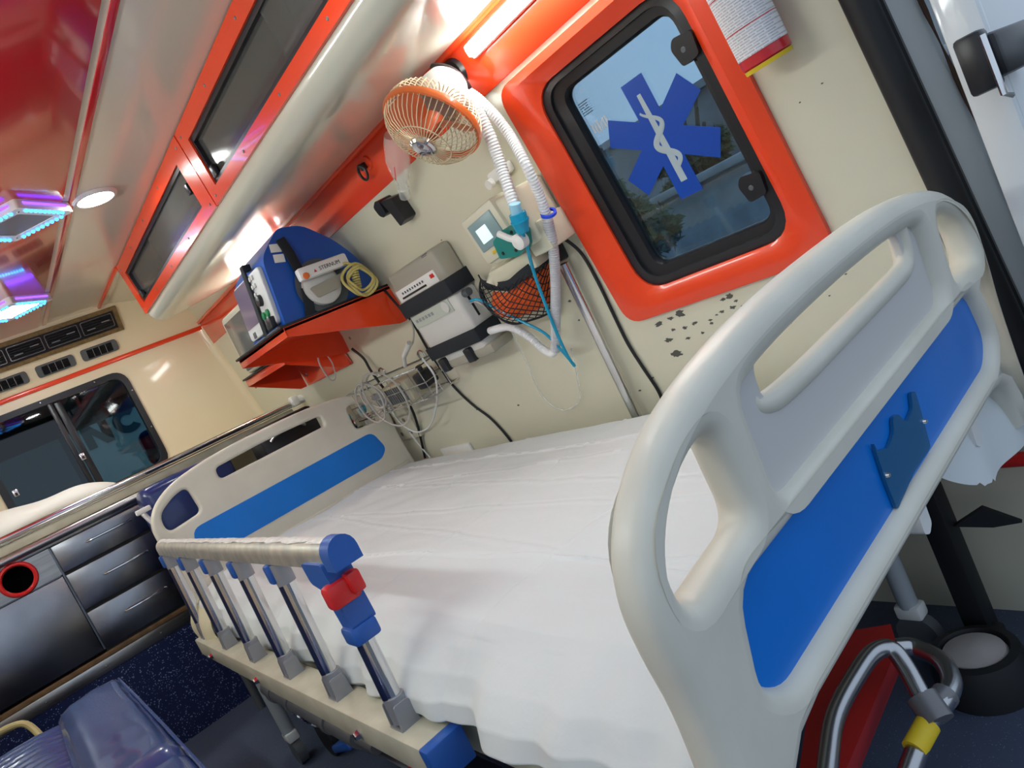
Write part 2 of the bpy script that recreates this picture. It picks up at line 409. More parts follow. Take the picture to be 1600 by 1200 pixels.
# paint chips below the window and elsewhere on the wall
wr = bpy.data.objects['wall_right']; CHIP = mat('bare_primer', (.10, .10, .085), .8); _r = random.Random(21)
_ch = [(1030, 506, 9), (1048, 497, 6), (1062, 490, 11), (1070, 512, 5), (1085, 505, 6), (1110, 500, 4), (1130, 468, 5), (1140, 462, 8), (1145, 480, 6), (1128, 487, 5), (1098, 520, 4), (1045, 531, 8), (1058, 553, 11), (1075, 528, 5), (1112, 505, 4), (1150, 470, 4), (1160, 478, 3), (1270, 450, 3), (1262, 474, 4), (1235, 505, 3), (1322, 428, 2), (1296, 462, 2), (1120, 492, 3), (1052, 515, 4), (905, 500, 3), (890, 470, 4), (810, 633, 3), (745, 640, 2), (690, 375, 2), (1020, 590, 3), (1000, 610, 3), (410, 590, 6), (400, 605, 5), (425, 600, 4), (1250, 160, 2), (1285, 130, 2), (1240, 250, 2), (1213, 208, 2)]
for px, py, sz in _ch:
    c = at_wall(px, py); k = .75 * sz * (c - O).length / FPX; F = WF(c.y, c.z, .0004); n = 15
    pts = [(k * _r.uniform(.45, 1.3) * math.cos(2 * pi * i / n) * 1.3, k * _r.uniform(.4, 1.1) * math.sin(2 * pi * i / n) * .8) for i in range(n)]
    obj('paint_chip', MB().prism(pts, 0, .0004).xf(F), CHIP, wr)
# rear door opening: rubber seal, white body pillar
pth = [V((wall_x(z) - .012, .505, z)) for z in (.02, .2, .4, .55, .7, .85, 1.0, 1.15, 1.3, 1.42)]
pth += [V((1.19, .505, 1.56)), V((1.10, .505, 1.67)), V((.95, .505, 1.73)), V((.6, .505, 1.745)), V((.2, .505, 1.745))]
sp = spline(pth, 6)
mb = MB().tube(sp, .024, 12); o = struct('trim_7', mb, BLACK); o['label'] = 'black rubber seal around the rear door opening'
mb = MB().tube([p + V((.036, .002, .004)) for p in sp], .020, 10); struct('trim_8', mb, BLACKP)
mb = MB()
prof = [(.030, .03), (.046, -.000), (.065, -.022), (.105, -.030), (.140, -.022), (.158, .0), (.165, .06), (.165, .12)]
vs = []; zz = [0, .25, .5, .8, 1.1, 1.4, 1.58]
for z in zz: vs += [V((wall_x(z) + dx, .50 + dy, z)) for dx, dy in prof]
n = len(prof)
mb.add(vs, [(j * n + i, j * n + i + 1, (j + 1) * n + i + 1, (j + 1) * n + i) for j in range(len(zz) - 1) for i in range(n - 1)])
struct('wall_pillar', mb, BODYW, 60)
mb = MB().tube(spline([V((wall_x(z) + .098 + .004 * math.sin(z * 9), .467, z)) for z in (.1, .4, .7, .95, 1.1, 1.25, 1.5)], 5), .003, 6, rfun=lambda i: .0028 + .0016 * math.sin(i * 1.3))
o = struct('trim_9', mb, RUST)
# outer skin of the roof and the left side, so daylight comes in only through the doors and windows
mb = MB().box((.43, 2.4, 1.90), (2.05, 3.9, .02)); struct('roof_skin', mb, BODYW)

# ---------------------------------------------------------------- side window (window_1): orange surround, black frame, pane
def WL(px, py, F):  # pixel -> wall-plane coordinates in frame F
    return (F.inverted() @ at_wall(px, py))
wy, wz = .975, 1.105
F1 = WF(wy, wz)
def wl(y, z): return (wy - y, (z - wz) / .9903)
out = rounded([wl(1.268, .792), wl(.712, .792), wl(.712, 1.412), wl(1.268, 1.412)], [.05] * 4, 6)
mid = rounded([wl(1.235, .818), wl(.745, .818), wl(.745, 1.392), wl(1.235, 1.392)], [.06] * 4, 6)
inn = rounded([wl(1.178, .852), wl(.772, .852), wl(.772, 1.360), wl(1.178, 1.360)], [.07] * 4, 6)
inn2 = rounded([wl(1.178, .852), wl(.772, .852), wl(.772, 1.360), wl(1.178, 1.360)], [.07] * 4, 6)
win = bpy.data.objects.new('window_1', None); COL.objects.link(win); win.matrix_world = F1; win['kind'] = 'structure'; FRAMES[win.name] = (F1, False)
win['label'] = 'side window with orange moulded surround and black frame'
mb = MB(); n = len(out)
rings = [(out, 0.0), (out, .012), (mid, .020), (inn, .004), (inn2, -.020)]
for ol, z in rings: mb.v += [V((*p, z)) for p in ol]
for a in range(len(rings) - 1): mb.f += [(a * n + i, a * n + (i + 1) % n, (a + 1) * n + (i + 1) % n, (a + 1) * n + i) for i in range(n)]
obj('window_surround', mb, ORANGE, win, 40)
fo = rounded([wl(1.180, .850), wl(.770, .850), wl(.770, 1.362), wl(1.180, 1.362)], [.07] * 4, 6)
fm = rounded([wl(1.150, .872), wl(.790, .872), wl(.790, 1.345), wl(1.150, 1.345)], [.055] * 4, 6)
fi = rounded([wl(1.118, .892), wl(.803, .892), wl(.803, 1.325), wl(1.118, 1.325)], [.035] * 4, 6)
fi2 = [(x * .985, y * .985) for x, y in fi]
mb = MB(); rings = [(fo, -.022), (fo, -.002), (fm, .004), (fm, -.004), (fi, -.006), (fi2, -.014), (fi2, -.03)]
for ol, z in rings: mb.v += [V((*p, z)) for p in ol]
for a in range(len(rings) - 1): mb.f += [(a * n + i, a * n + (i + 1) % n, (a + 1) * n + (i + 1) % n, (a + 1) * n + i) for i in range(n)]
obj('window_frame', mb, BLACKP, win, 40)
mb = MB().prism(fm, -.024, -.019); pane = obj('pane', mb, PANE, win, 40)
# aluminium upper sash strip
mb = MB(); p0, p1 = wl(1.10, 1.333), wl(.81, 1.333)
mb.box(((p0[0] + p1[0]) / 2, p0[1], -.012), (.27, .016, .010), .002); obj('sash_strip', mb, STEEL, win)
# six-armed blue star with the rod and snake, stuck on the inside of the pane
SC = F1.inverted() @ at_wall(1034, 216, -.018)
def starpts(R, w):
    pts = []
    for k in range(6):
        a = pi / 2 + k * pi / 3; d = V((math.cos(a), math.sin(a))); t = V((-d.y, d.x))
        inn_r = w / math.tan(pi / 6) if False else w * math.sqrt(3)
        b = pi / 2 + (k - .5) * pi / 3
        pts.append((math.cos(b) * w * 2 * .98, math.sin(b) * w * 2 * .98))
        pts.append(tuple(d * R - t * w)); pts.append(tuple(d * R + t * w))
    return pts
mb = MB().prism([(x + SC.x, y + SC.y) for x, y in starpts(.130, .0295)], -.0186, -.0178); star = obj('star_emblem', mb, STARB, win)
star['label'] = 'blue six-armed star sticker'
mb = MB(); mb.tube([V((SC.x, SC.y + y, -.0172)) for y in (-.097, -.06, 0, .06, .098)], .0065, 8, rfun=lambda i: (.0085, .0085, .0075, .006, .005)[i])
for p in mb.v: p.z = -.0176 + (p.z + .0172) * .10
obj('rod', mb, STARG, star)
sn = [V((SC.x + .019 * math.sin((t - .02) * 2 * pi * 1.75), SC.y - .070 + t * .135, -.0168)) for t in [i / 40 for i in range(41)]]
mb = MB().tube(sn, .005, 8, rfun=lambda i: +.0026 + .0046 * math.sin(pi * min(1, .12 + i / 44)))
for p in mb.v: p.z = -.0172 + (p.z + .0168) * .10
obj('snake', mb, STARG, star)
# pane marking (fine print) near the upper left of the pane
mb = MB(); q = F1.inverted() @ at_wall(914, 168, -.018)
for r in range(6):
    for k in range(7):
        if random.random() < .8: mb.box((q.x - .012 + k * .0042, q.y + .012 - r * .0052, -.0182), (.0032, .0020, .0006))
obj('pane_marking', mb, PRINT, win)
mb = MB(); q = F1.inverted() @ at_wall(938, 195, -.018)
for k in range(6): mb.box((q.x - .022 + k * .0085, q.y - .002 * (k % 2), -.0182), (.0052, .018 + .004 * (k % 3), .0006))
obj('window_label', mb, mat('pale_print', (.5, .55, .6), .5), win)
for px, py in ((1073, 75), (1178, 290)):
    q = F1.inverted() @ at_wall(px, py)
    mb = MB().prism(rounded([(q.x - .024, q.y + .012), (q.x - .016, q.y - .026), (q.x + .024, q.y - .022), (q.x + .03, q.y + .022), (q.x - .012, q.y + .028)], .008), -.012, .012)
    l = obj('latch', mb, BLACKP, win, label='black plastic sash latch')
    mb = MB().lathe([(.0, .0135), (.0045, .0135), (.0055, .012)], (q.x, q.y, 0), n=12); obj('latch_screw', mb, DKGREY, l)

# ---------------------------------------------------------------- cab window in the partition (window_2)
F2 = PF(0, 0, YP); w2 = bpy.data.objects.new('window_2', None); COL.objects.link(w2); w2.matrix_world = F2; w2['kind'] = 'structure'; FRAMES[w2.name] = (F2, False)
fo = rrect(.095, .955, .782, 1.474, .075, 6); fi = rrect(.125, .985, .755, 1.445, .055, 6)
obj('window_frame', ringprism(fo, fi, -.02, .012), BLACKP, w2)
obj('pane', MB().prism([(.12, .985), (.425, .985), (.425, 1.446), (.12, 1.446)], -.006, -.002), glass('tinted_pane', (.22, .26, .28), gloss=.08), w2)
obj('pane', MB().prism([(.395, .985), (.757, .985), (.757, 1.446), (.395, 1.446)], -.015, -.011), PANEP, w2)
obj('sliding_stile', MB().box((.43, 1.215, -.001), (.022, .46, .014), .003), BLACKP, w2)
obj('sliding_stile', MB().box((.462, 1.215, -.010), (.030, .46, .014), .003), BLACKP, w2)
for x, z in ((.148, 1.13), (.447, 1.16)):
    l = obj('latch', MB().box((x, z, .008), (.022, .034, .012), .003), SILVER, w2); obj('latch_button', MB().box((x, z - .004, .016), (.010, .014, .006), .002), BLACKP, l)
for x, z in ((.64, 1.462), (.772, 1.36), (.772, 1.16), (.40, 1.462), (.108, 1.05)):
    obj('frame_screw', MB().lathe([(.0, .015), (.003, .0148), (.0045, .012)], (x, z, 0), n=8), SILVER, w2)

# ---------------------------------------------------------------- outside
mb = MB().box((4, 6, -.95), (60, 60, .1)); struct('ground', mb, GROUND)
mb = MB().box((9.3, 5.4, .75), (.3, 9.0, 3.4)); mb.box((9.25, 5.4, 2.47), (.5, 9.0, .10))
solo('boundary_wall', mb, CONC, 'grey concrete wall outside the side window', 'wall')
mb = MB().box((7.6, 5.0, .20), (.25, 14, 2.2)); mb.box((7.55, 5.0, 1.30), (.45, 14, .10), .02)
solo('low_parapet', mb, CONCL, 'pale low parapet with a coping outside the side window', 'wall')
def tree(x, y, h, r, label, seed):
    rnd = random.Random(seed); t = thing('tree', label, 'tree', T(x, y, -.9), 'trees outside the side window')
    mb = MB().tube(spline([(0, 0, 0), (.05, .03, h * .4), (-.05, 0, h * .8)], 4), .09, 8)
    for k in range(7):
        a = rnd.random() * 6.28; mb.tube(spline([(0, 0, h * (.45 + .05 * k)), (math.cos(a) * r * .4, math.sin(a) * r * .4, h * (.6 + .04 * k)), (math.cos(a) * r * .8, math.sin(a) * r * .8, h * (.7 + .05 * k))], 4), .025, 5)
    obj('trunk', mb, BARK, t)
    lf = MB(); cl = [(rnd.gauss(0, .42) * r, rnd.gauss(0, .42) * r, h * .72 + rnd.gauss(0, .26) * r * 1.3, r * rnd.uniform(.22, .42)) for _ in range(26)]
    for cx, cy, cz_, cr in cl:
        for _ in range(230):
            d = V((rnd.gauss(0, 1), rnd.gauss(0, 1), rnd.gauss(0, 1))).normalized() * cr * rnd.uniform(.5, 1.0)
            p = V((cx, cy, cz_)) + d; u = V((rnd.gauss(0, 1), rnd.gauss(0, 1), rnd.gauss(0, 1))).normalized(); w = u.orthogonal().normalized(); L = rnd.uniform(.05, .10)
            lf.add([p - u * L, p + w * L * .38 + V((0, 0, .006)), p + u * L, p - w * L * .38], [(0, 1, 2, 3)])
    me = bpy.data.meshes.new('foliage'); me.from_pydata([tuple(p) for p in lf.v], [], lf.f); me.materials.append(LEAF)
    o = link('foliage', me, t); o['kind'] = 'stuff'
tree(5.6, 5.30, 2.9, .78, 'dense green tree outside at the forward edge of the side window', 3)
tree(8.45, 5.95, 3.4, .50, 'slender green tree above the concrete wall outside', 5)
# outside the windscreen: a painted wall with letters
mb = MB().box((1.6, 9.1, 1.0), (8, .2, 4.2)); solo('painted_wall', mb, WALLT, 'pale teal painted wall seen through the cab windscreen', 'wall')
k_ = .135; sw = .085
lt = MB(); lt.prism([(-k_, -k_), (-k_ + sw, -k_), (-k_ + sw, k_ * .12), (k_ - sw, -k_), (k_, -k_), (k_, k_), (k_ - sw, k_), (k_ - sw, -k_ * .12), (-k_ + sw, k_), (-k_, k_)], 0, .006)
lt.xf(PF(9.0 * .1365, CZ + 9.0 * .0655, 8.998)); solo('wall_letter', lt, LETTER, 'dark green capital N painted on the teal wall', 'letter', 'letters painted on the wall')
an = [math.radians(42 + 276 * i / 24) for i in range(25)]
lt = MB(); lt.prism([(.145 * math.cos(a), .140 * math.sin(a)) for a in an] + [(.065 * math.cos(a), .060 * math.sin(a)) for a in reversed(an)], 0, .006)
lt.xf(PF(9.0 * .1725, CZ + 9.0 * .0665, 8.998)); solo('wall_letter', lt, LETTER, 'dark green capital C painted on the teal wall', 'letter', 'letters painted on the wall')
mb = MB().box((2.0, 8.995, .6), (.012, .004, 2.6)); 
solo('wall_joint', mb, LETTER, 'thin dark vertical crack line in the teal wall', 'joint')
# cab shell
struct('cab_roof', MB().box((.43, 4.55, 1.62), (1.9, 1.05, .36)), CABD); struct('cab_floor', MB().box((.43, 4.7, .315), (1.9, 1.3, .05)), CABD)
struct('cab_visor', MB().box((.43, 4.92, 1.45), (1.9, .12, .19), .03), CABD)
struct('dashboard', MB().box((.43, 5.25, .66), (1.9, .25, .60), .05), CABD)
struct('wall_cab_left', MB().box((-.52, 4.65, 1.0), (.04, 1.2, 1.3)), CABD); struct('wall_cab_right', MB().box((1.40, 4.65, .75), (.04, 1.2, .8)), CABD)
mb = MB().box((.885, 4.42, 1.075), (.24, .10, .20), .045, seg=4); mb.cyl((.84, 4.42, .8), (.84, 4.42, 1.0), .01); mb.cyl((.93, 4.42, .8), (.93, 4.42, 1.0), .01); mb.box((.885, 4.45, .65), (.50, .12, .62), .05, seg=3)
solo('cab_seat', mb, VINYL, 'navy cab seat headrest behind the partition window', 'seat')

# ================================================================ LAMPS
def down_light(x, y, label):
    t = thing('ceiling_downlight', label, 'light', T(x, y, CEILZ), 'round downlights in the ceiling')
    obj('rim', MB().lathe([(.052, -.010), (.060, -.009), (.066, -.002), (.066, .0)], n=32), WHITEP, t)
    obj('lens', MB().lathe([(.0, -.0085), (.03, -.009), (.0525, -.0085), (.0525, -.002), (0, -.002)], n=32), DOWNL, t)
down_light(.617, 2.37, 'round white downlight set in the cream ceiling strip beside the red panel')
down_light(.617, .95, 'round white downlight in the cream ceiling strip close to the rear doors')
def diamond(x, y, label, lit):
    t = thing('diamond_lamp', label, 'light', T(x, y, CEILZ), 'diamond lamps on the red ceiling panel')
    A, B = .150, .135
    def dia(k, e=0): return rounded([(A * k, 0), (0, B * k), (-A * k, 0), (0, -B * k)], .008, 3)
    hb = ringprism(dia(1), dia(.66), -.030, -.002); obj('housing', hb, WHITEP, t)
    obj('diffuser', MB().prism(dia(.67), -.028, -.020), DIAL if lit else (MATS.get('diffuser_dim') or mat('diffuser_dim', (.22, .21, .24), .3)), t)
    for k in range(4):
        c0 = V([(A, 0, 0), (0, B, 0), (-A, 0, 0), (0, -B, 0)][k]); c1 = V([(0, B, 0), (-A, 0, 0), (0, -B, 0), (A, 0, 0)][k])
        m = MB()
        for j in range(9):
            p = c0.lerp(c1, .14 + .72 * j / 8) * .90; m.sphere((p.x, p.y, -.031), .0052, 8)
        obj('led_strip', m, LEDB, t, label='row of blue LEDs')
        n = (c0 + c1) / 2 * 1.02; e = (c1 - c0)
        m = MB(); p0 = c0.lerp(c1, .12) * 1.015; p1 = c0.lerp(c1, .88) * 1.015
        m.tube([V((p0.x, p0.y, -.014)), V((p1.x, p1.y, -.014))], .0035, 6); obj('side_strip', m, LEDV, t, label='violet side glow strip')
    for px, py in ((.115, 0), (0, .104), (-.115, 0), (0, -.104)):
        obj('screw', MB().lathe([(0, -.0325), (.003, -.032), (.004, -.030)], (px, py, 0), n=8), SCREWM, t)
diamond(.395, 2.36, 'diamond shaped lamp with blue LEDs and a dim grey centre', False)
diamond(.395, 3.32, 'diamond shaped lamp with blue LEDs and a bright white centre near the vents', True)
diamond(.395, .98, 'diamond shaped lamp with blue LEDs and a dim centre close to the rear doors', False)
def tube_lamp(y0, y1, label):
    yc = (y0 + y1) / 2; L = y1 - y0; t = thing('tube_lamp', label, 'light', WF(yc, 1.514, .004), 'tube lamps on the orange band')
    obj('base', MB().box((0, 0, .008), (L + .01, .034, .016), .003), WHITEP, t)
    obj('tube', MB().box((0, 0, .024), (L, .030, .022), .009, seg=3), WHITEL, t)
tube_lamp(.68, 1.262, 'bright white tube lamp on the orange band above the side window')
tube_lamp(2.62, 3.12, 'white tube lamp on the orange band above the blue defibrillator')

# unseen fill lights, added on the left wall to brighten the right wall
LEFTL = emis('left_lamp_light', (.94, 1, .98), E_LEFT)
for y0, y1, lb in ((.75, 1.55, 'white LED bar lamp high on the left wall near the rear doors'), (2.15, 2.95, 'white LED bar lamp high on the left wall near the partition')):
    t = thing('bar_lamp', lb, 'light', T(-.449, (y0 + y1) / 2, 1.50), 'LED bar lamps on the left wall')
    obj('housing', MB().box((.008, 0, 0), (.016, y1 - y0 + .02, .085), .004), WHITEP, t); obj('diffuser', MB().box((.020, 0, 0), (.012, y1 - y0, .065), .005), LEFTL, t)

# ================================================================ OVERHEAD CABINET
oc = thing('overhead_cabinet', 'long white overhead cabinet with orange framed smoked glass doors', 'cabinet', T(.95, 1.9, 1.5), world=True)
CY0, CY1 = .56, 3.238
prof = [(.800, 1.768), (.818, 1.556), (.820, 1.543), (.828, 1.528), (.842, 1.514), (.862, 1.506), (.89, 1.505), (.95, 1.514), (1.08, 1.535), (1.205, 1.557), (1.19, 1.63), (1.10, 1.69), (.97, 1.74), (.9, 1.766)]
mb = MB(); n = len(prof); mb.v = [V((x, CY0, z)) for x, z in prof] + [V((x, CY1, z)) for x, z in prof]
mb.f = [(i, (i + 1) % n, n + (i + 1) % n, n + i) for i in range(1, n)] + [tuple(range(n - 1, -1, -1)), tuple(range(n, 2 * n))]
obj('body', mb, CABW, oc, 40)
FX = FR(((.800 + .818) / 2, 0, 1.662), (0, -1, 0), (-.0846, 0, .9964))   # fascia plane: x to the rear, y up, z out to the aisle
def fpt(y, z): return (-y, (z - 1.662) / .9964)
def door(y0, y1, oy0, oy1, panes):
    o4 = [fpt(y1, 1.553), fpt(y0, 1.553), fpt(y0, 1.767), fpt(y1, 1.767)]; i4 = [fpt(oy1, 1.588), fpt(oy0, 1.588), fpt(oy0, 1.721), fpt(oy1, 1.721)]
    fr = obj('door_frame', ringprism(o4, rounded(i4, .006, 2) if False else i4, .0, .010).xf(FX), ORANGE, oc)
    obj('track', ringprism([(x * 1.0, y) for x, y in i4], [fpt(oy1 - .012, 1.600), fpt(oy0 + .012, 1.600), fpt(oy0 + .012, 1.708), fpt(oy1 - .012, 1.708)], -.016, .004).xf(FX), BLACKP, oc)
    for k, (a, b) in enumerate(panes):
        g = obj('sliding_pane', MB().prism([fpt(b, 1.594), fpt(a, 1.594), fpt(a, 1.714), fpt(b, 1.714)], -.006 - .006 * k, -.0025 - .006 * k).xf(FX), SMOKE, oc)
    for y, z in [(oy0 + .03, 1.655), (oy1 - .03, 1.615)]:
        obj('latch', MB().box((*fpt(y, z), .004), (.026, .032, .014), .004).xf(FX), BLACKP, oc)
    m = int((y1 - y0) / .26)
    for i in range(m + 1):
        y = y0 + .03 + (y1 - y0 - .06) * i / m
        for z in (1.571, 1.744):
            obj('screw', MB().lathe([(0, .0125), (.003, .012), (.0042, .010)], (*fpt(y, z), 0), n=8).xf(FX), SCREWM, fr)
door(2.035, 3.238, 2.125, 3.172, [(2.11, 2.74), (2.66, 3.18)])
door(.56, 2.028, .64, 1.966, [(.63, 1.36), (1.28, 1.98)])
obj('cabinet_back', MB().box((1.0, 1.9, 1.66), (.01, 2.6, .19)), LTGREY, oc)

# ================================================================ AIR VENTS ON THE BULKHEAD
sl = (S1 - S0).normalized(); FB = FR((0, S0.y, S0.z), (1, 0, 0), sl)
def bl(z): return (z - S0.z) / sl.z
ac = thing('air_vent_panel', 'long black air vent panel with bronze trim below the ceiling', 'vent', FB @ T(.44, bl(1.70), 0))
obj('bezel', ringprism([(-.418, -.062), (.418, -.062), (.418, .062), (-.418, .062)], [(-.398, -.042), (.398, -.042), (.398, .046), (-.398, .046)], 0, .014), BRONZE, ac)
obj('backing', MB().box((0, .002, .003), (.80, .09, .006)), BLACKP, ac)
for k in range(5):
    cx = -.312 + k * .157
    v = obj('vent_grille', ringprism(rrect(cx - .072, -.032, cx + .072, .036, .008, 3), rrect(cx - .069, -.029, cx + .069, .033, .007, 3), .006, .0085), SILVER, ac)
    m = MB()
    for r in range(5): m.box((cx, -.022 + r * .0115, .008), (.134, .0016, .006), rot=RX(25))
    obj('slat', m, BLACKP, v)
    m = MB().box((cx - .034, -.008, .014), (.036, .004, .004)); m.box((cx + .036, .008, .014), (.036, .004, .004)); obj('vent_tab', m, GREYC, v)
for k, cx in enumerate((.7225, .5245, .322)):
    t = thing('small_air_vent', ['small rounded black air vent nearest the overhead cabinet', 'small rounded black air vent in the middle of the row of three', 'small rounded black air vent farthest from the overhead cabinet'][k], 'vent', FB @ T(cx, bl(1.594), 0), 'small air vents above the partition window')
    obj('housing', ringprism(rrect(-.083, -.028, .083, .028, .014, 4), rrect(-.058, -.022, .058, .022, .004, 4), 0, .012), DKGREY, t)
    obj('backing', MB().box((0, 0, .002), (.14, .046, .004)), BLACK, t)
    for r in range(6): obj('slat', MB().box((0, -.018 + r * .0072, .0075), (.116, .0022, .007), rot=RX(20)), BLACKP, t)
    for r in range(3): obj('divider', MB().box((-.029 + r * .029, 0, .011), (.0018, .044, .004)), GREYC, t)

# ================================================================ COUNTER UNDER THE PARTITION WINDOW
YC = 3.13
mb = MB().box((.05, 3.55, .19), (1.0, .84, .38)); mb.box((.9, 3.62, .19), (.75, .70, .38)); struct('riser', mb, RISERB)
mb = MB().box((.03, YC + .004, .437), (.92, .014, .018), .002); mb2 = MB().box((.03, YC + .002, .404), (.92, .012, .046), .002)
kp = solo('kick_plate', mb2, STEEL, 'stainless kick strip with screws along the blue riser below the drawers', 'strip')
obj('wood_edge', mb, WOOD, kp)
for x in (-.1, .1, .3): obj('screw', MB().lathe([(0, .010), (.003, .009), (.004, .006)], (x, YC, .404), (0, -1, 0), n=8), SCREWM, kp)
du = thing('drawer_unit', 'stainless unit of three drawers below the counter', 'cabinet', T(.31, YC + .2, .45), world=True)
obj('carcass', MB().box((.31, YC + .205, .661), (.38, .34, .418)), STEELD, du)
for z0, z1 in ((.770, .872), (.616, .758), (.458, .604)):
    d = obj('drawer', MB().box((.3125, YC + .008, (z0 + z1) / 2), (.373, .022, z1 - z0), .002), STEELD, du)
    zc = (z0 + z1) / 2 + .012
    obj('handle', MB().tube(spline([(.235, YC, zc), (.238, YC - .016, zc), (.31, YC - .022, zc), (.382, YC - .016, zc), (.385, YC, zc)], 6), .0042, 8), CHROME, d)
    obj('shadow_gap', MB().box((.3125, YC + .012, z0 - .006), (.373, .012, .010)), BLACK, d)
bu = thing('bin_unit', 'stainless cupboard with a round red-ringed waste hole above a plain door', 'cabinet', T(-.15, YC + .2, .45), world=True)
obj('carcass', MB().box((-.165, YC + .205, .661), (.56, .34, .418)), STEELD, bu)
hole = [(.0 + .047 * math.cos(a), .823 + .047 * math.sin(a)) for a in [2 * pi * i / 32 for i in range(32)]]
pl = plate([[(-.44, .768), (.118, .768), (.118, .872), (-.44, .872)], hole], .006, 0); pl.xf(Matrix(((1, 0, 0, 0), (0, 0, -1, YC + .004), (0, 1, 0, 0), (0, 0, 0, 1))))
obj('hole_panel', pl, STEEL, bu)
obj('waste_ring', MB().lathe([(.046, .02), (.046, -.012), (.051, -.017), (.057, -.016), (.061, -.010), (.061, .0), (.046, .02)], (.0, YC, .823), (0, 1, 0), n=36), REDP, bu, label='red plastic ring')
obj('waste_chute', MB().lathe([(.047, .0), (.047, .012), (.001, .012)], (.0, YC, .823), (0, 1, 0), n=28), mat('chute_dark', (.002, .002, .002), 1, spec=0), bu)  # shallow cup; near-black colour stands in for the shade inside a deep chute
obj('door', MB().box((-.161, YC + .006, .609), (.556, .020, .304), .002), STEELD, bu)
ct = thing('steel_counter', 'stainless counter top with a rolled front lip above the drawers', 'counter', T(.05, 3.3, .90), world=True)
obj('top', MB().box((.06, 3.27, .898), (1.0, .28, .014), .003), STEEL, ct)
obj('lip', MB().tube([(-.44, YC - .012, .898), (.46, YC - .012, .898)], .015, 12), STEEL, ct)
obj('front_edge', MB().box((.01, YC - .004, .884), (.90, .012, .020), .003), STEEL, ct)
bs = thing('bench_ledge', 'cream ledge below the partition window carrying a chrome rail', 'ledge', T(.4, 3.45, .9), world=True)
obj('ledge_top', MB().box((.40, 3.70, .90), (1.68, .56, .03), .004), CREAM2, bs)
obj('ledge_front', MB().box((.40, 3.415, .927), (1.68, .018, .036), .006), CREAMM, bs)
obj('ledge_strip', MB().box((.40, 3.408, .951), (1.68, .010, .006), .002), STEEL, bs)
gr = thing('grab_rail', 'long chrome grab rail running in front of the partition to the right wall', 'rail', T(.4, 3.4, .97), world=True)
obj('bar', MB().tube([(-.44, 3.40, .968), (1.262, 3.385, .968)], .0125, 12), CHROME, gr)
m = MB().box((1.255, 3.385, .972), (.035, .05, .05), .008); m.cyl((1.235, 3.385, .968), (1.32, 3.385, .968), .02); obj('bracket', m, WHITEP, gr)
# pillow / folded white bedding on the ledge
def pil(u, v):
    a = 2 * pi * u; s = math.sin(pi * min(max(v, .003), .997)) ** .38
    x = -.36 + .86 * v; r = .075 * s * (1 + .10 * math.sin(v * 17) + .06 * math.sin(a * 3 + v * 9))
    fl = max(0, 1 - .4 * v)
    return V((x, 3.60 + 1.9 * r * math.cos(a), .914 + .075 * s + (r * math.sin(a) * (1.0 if math.sin(a) > 0 else .98))))
solo('white_pillow', MB().grid(pil, 28, 40, True), PILLOW, 'long white pillow lying on the ledge below the partition window', 'pillow', ang=80)
# navy folded seat behind the headboard
ns = thing('folded_seat', 'navy vinyl folded seat standing behind the headboard', 'seat', T(.62, 2.9, .4), world=True)
obj('cushion', MB().box((.575, 2.90, .720), (.33, .15, .40), .035, seg=3), VINYL, ns)
obj('back_cushion', MB().box((.585, 2.995, .70), (.34, .04, .34), .018, seg=3), VINYL, ns)
m = MB().tube([(.405, 2.80, .86), (.39, 2.80, .845), (.405, 2.80, .80), (.44, 2.80, .70)], .009, 8); m.box((.395, 2.80, .855), (.05, .02, .018), .004); obj('bracket', m, WHITEP, ns)
obj('leg', MB().cyl((.45, 2.93, .0), (.45, 2.93, .6), .014), DKGREY, ns); obj('leg', MB().cyl((.70, 2.93, 0), (.70, 2.93, .6), .014), DKGREY, ns)
bb = thing('black_case', 'black case with a silver handle behind the slot of the headboard', 'case', T(.97, 2.95, .38), world=True)
obj('shell', MB().box((.990, 2.93, .66), (.25, .16, .55), .02), BLACKP, bb); obj('handle', MB().tube(spline([(.90, 2.845, .87), (.93, 2.835, .885), (1.02, 2.835, .885), (1.05, 2.845, .87)], 5), .007, 8), SILVER, bb)

# ================================================================ HOSPITAL BED
bed = thing('hospital_bed', 'hospital bed with ivory plastic end boards, blue inlays and a folding side rail', 'bed', T(.82, 1.55, 0), world=True)
# --- end boards (local u across, v up with 0 at the lower edge of the blue inlay)
def sym(half):  # mirror a right-hand half outline (top to bottom)
    return [(-u, v) for u, v in half] + [(u, v) for u, v in reversed(half)]
half = [(0.0, .306), (.10, .305), (.20, .300), (.30, .287), (.37, .268), (.42, .240), (.452, .205), (.467, .165), (.468, .12), (.463, .06), (.466, -.01), (.472, -.075), (.475, -.135)]
arch = [(.405, -.135), (.400, -.09), (.385, -.058), (.36, -.042), (.32, -.036), (0, -.036)]
hs = [tuple(p)[:2] for p in spline([(u, v, 0) for u, v in half], 4)]
outline = hs + arch[:-1] + [(-u, v) for u, v in reversed(arch[:-1])] + [(-u, v) for u, v in reversed(hs)][:-1]
def hole_side(s):
    pts = rounded([(s * .432, .135), (s * .310, .147), (s * .316, .243), (s * .362, .236), (s * .430, .200)], [.03, .022, .022, .03, .04], 6)
    return pts
c_top = [tuple(p)[:2] for p in spline([(-.262, .235, 0), (-.245, .251, 0), (-.15, .260, 0), (0, .263, 0), (.15, .260, 0), (.245, .251, 0), (.262, .235, 0)], 5)]
centre = c_top + rounded([(.266, .20), (.262, .136), (-.262, .136), (-.266, .20)], [.0, .045, .045, .0], 8)[9:27][0:]
blue_o = rounded([(-.350, .0), (.350, .0), (.385, .030), (.362, .112), (-.362, .112), (-.385, .030)], [.02, .02, .02, .028, .028, .02], 4)
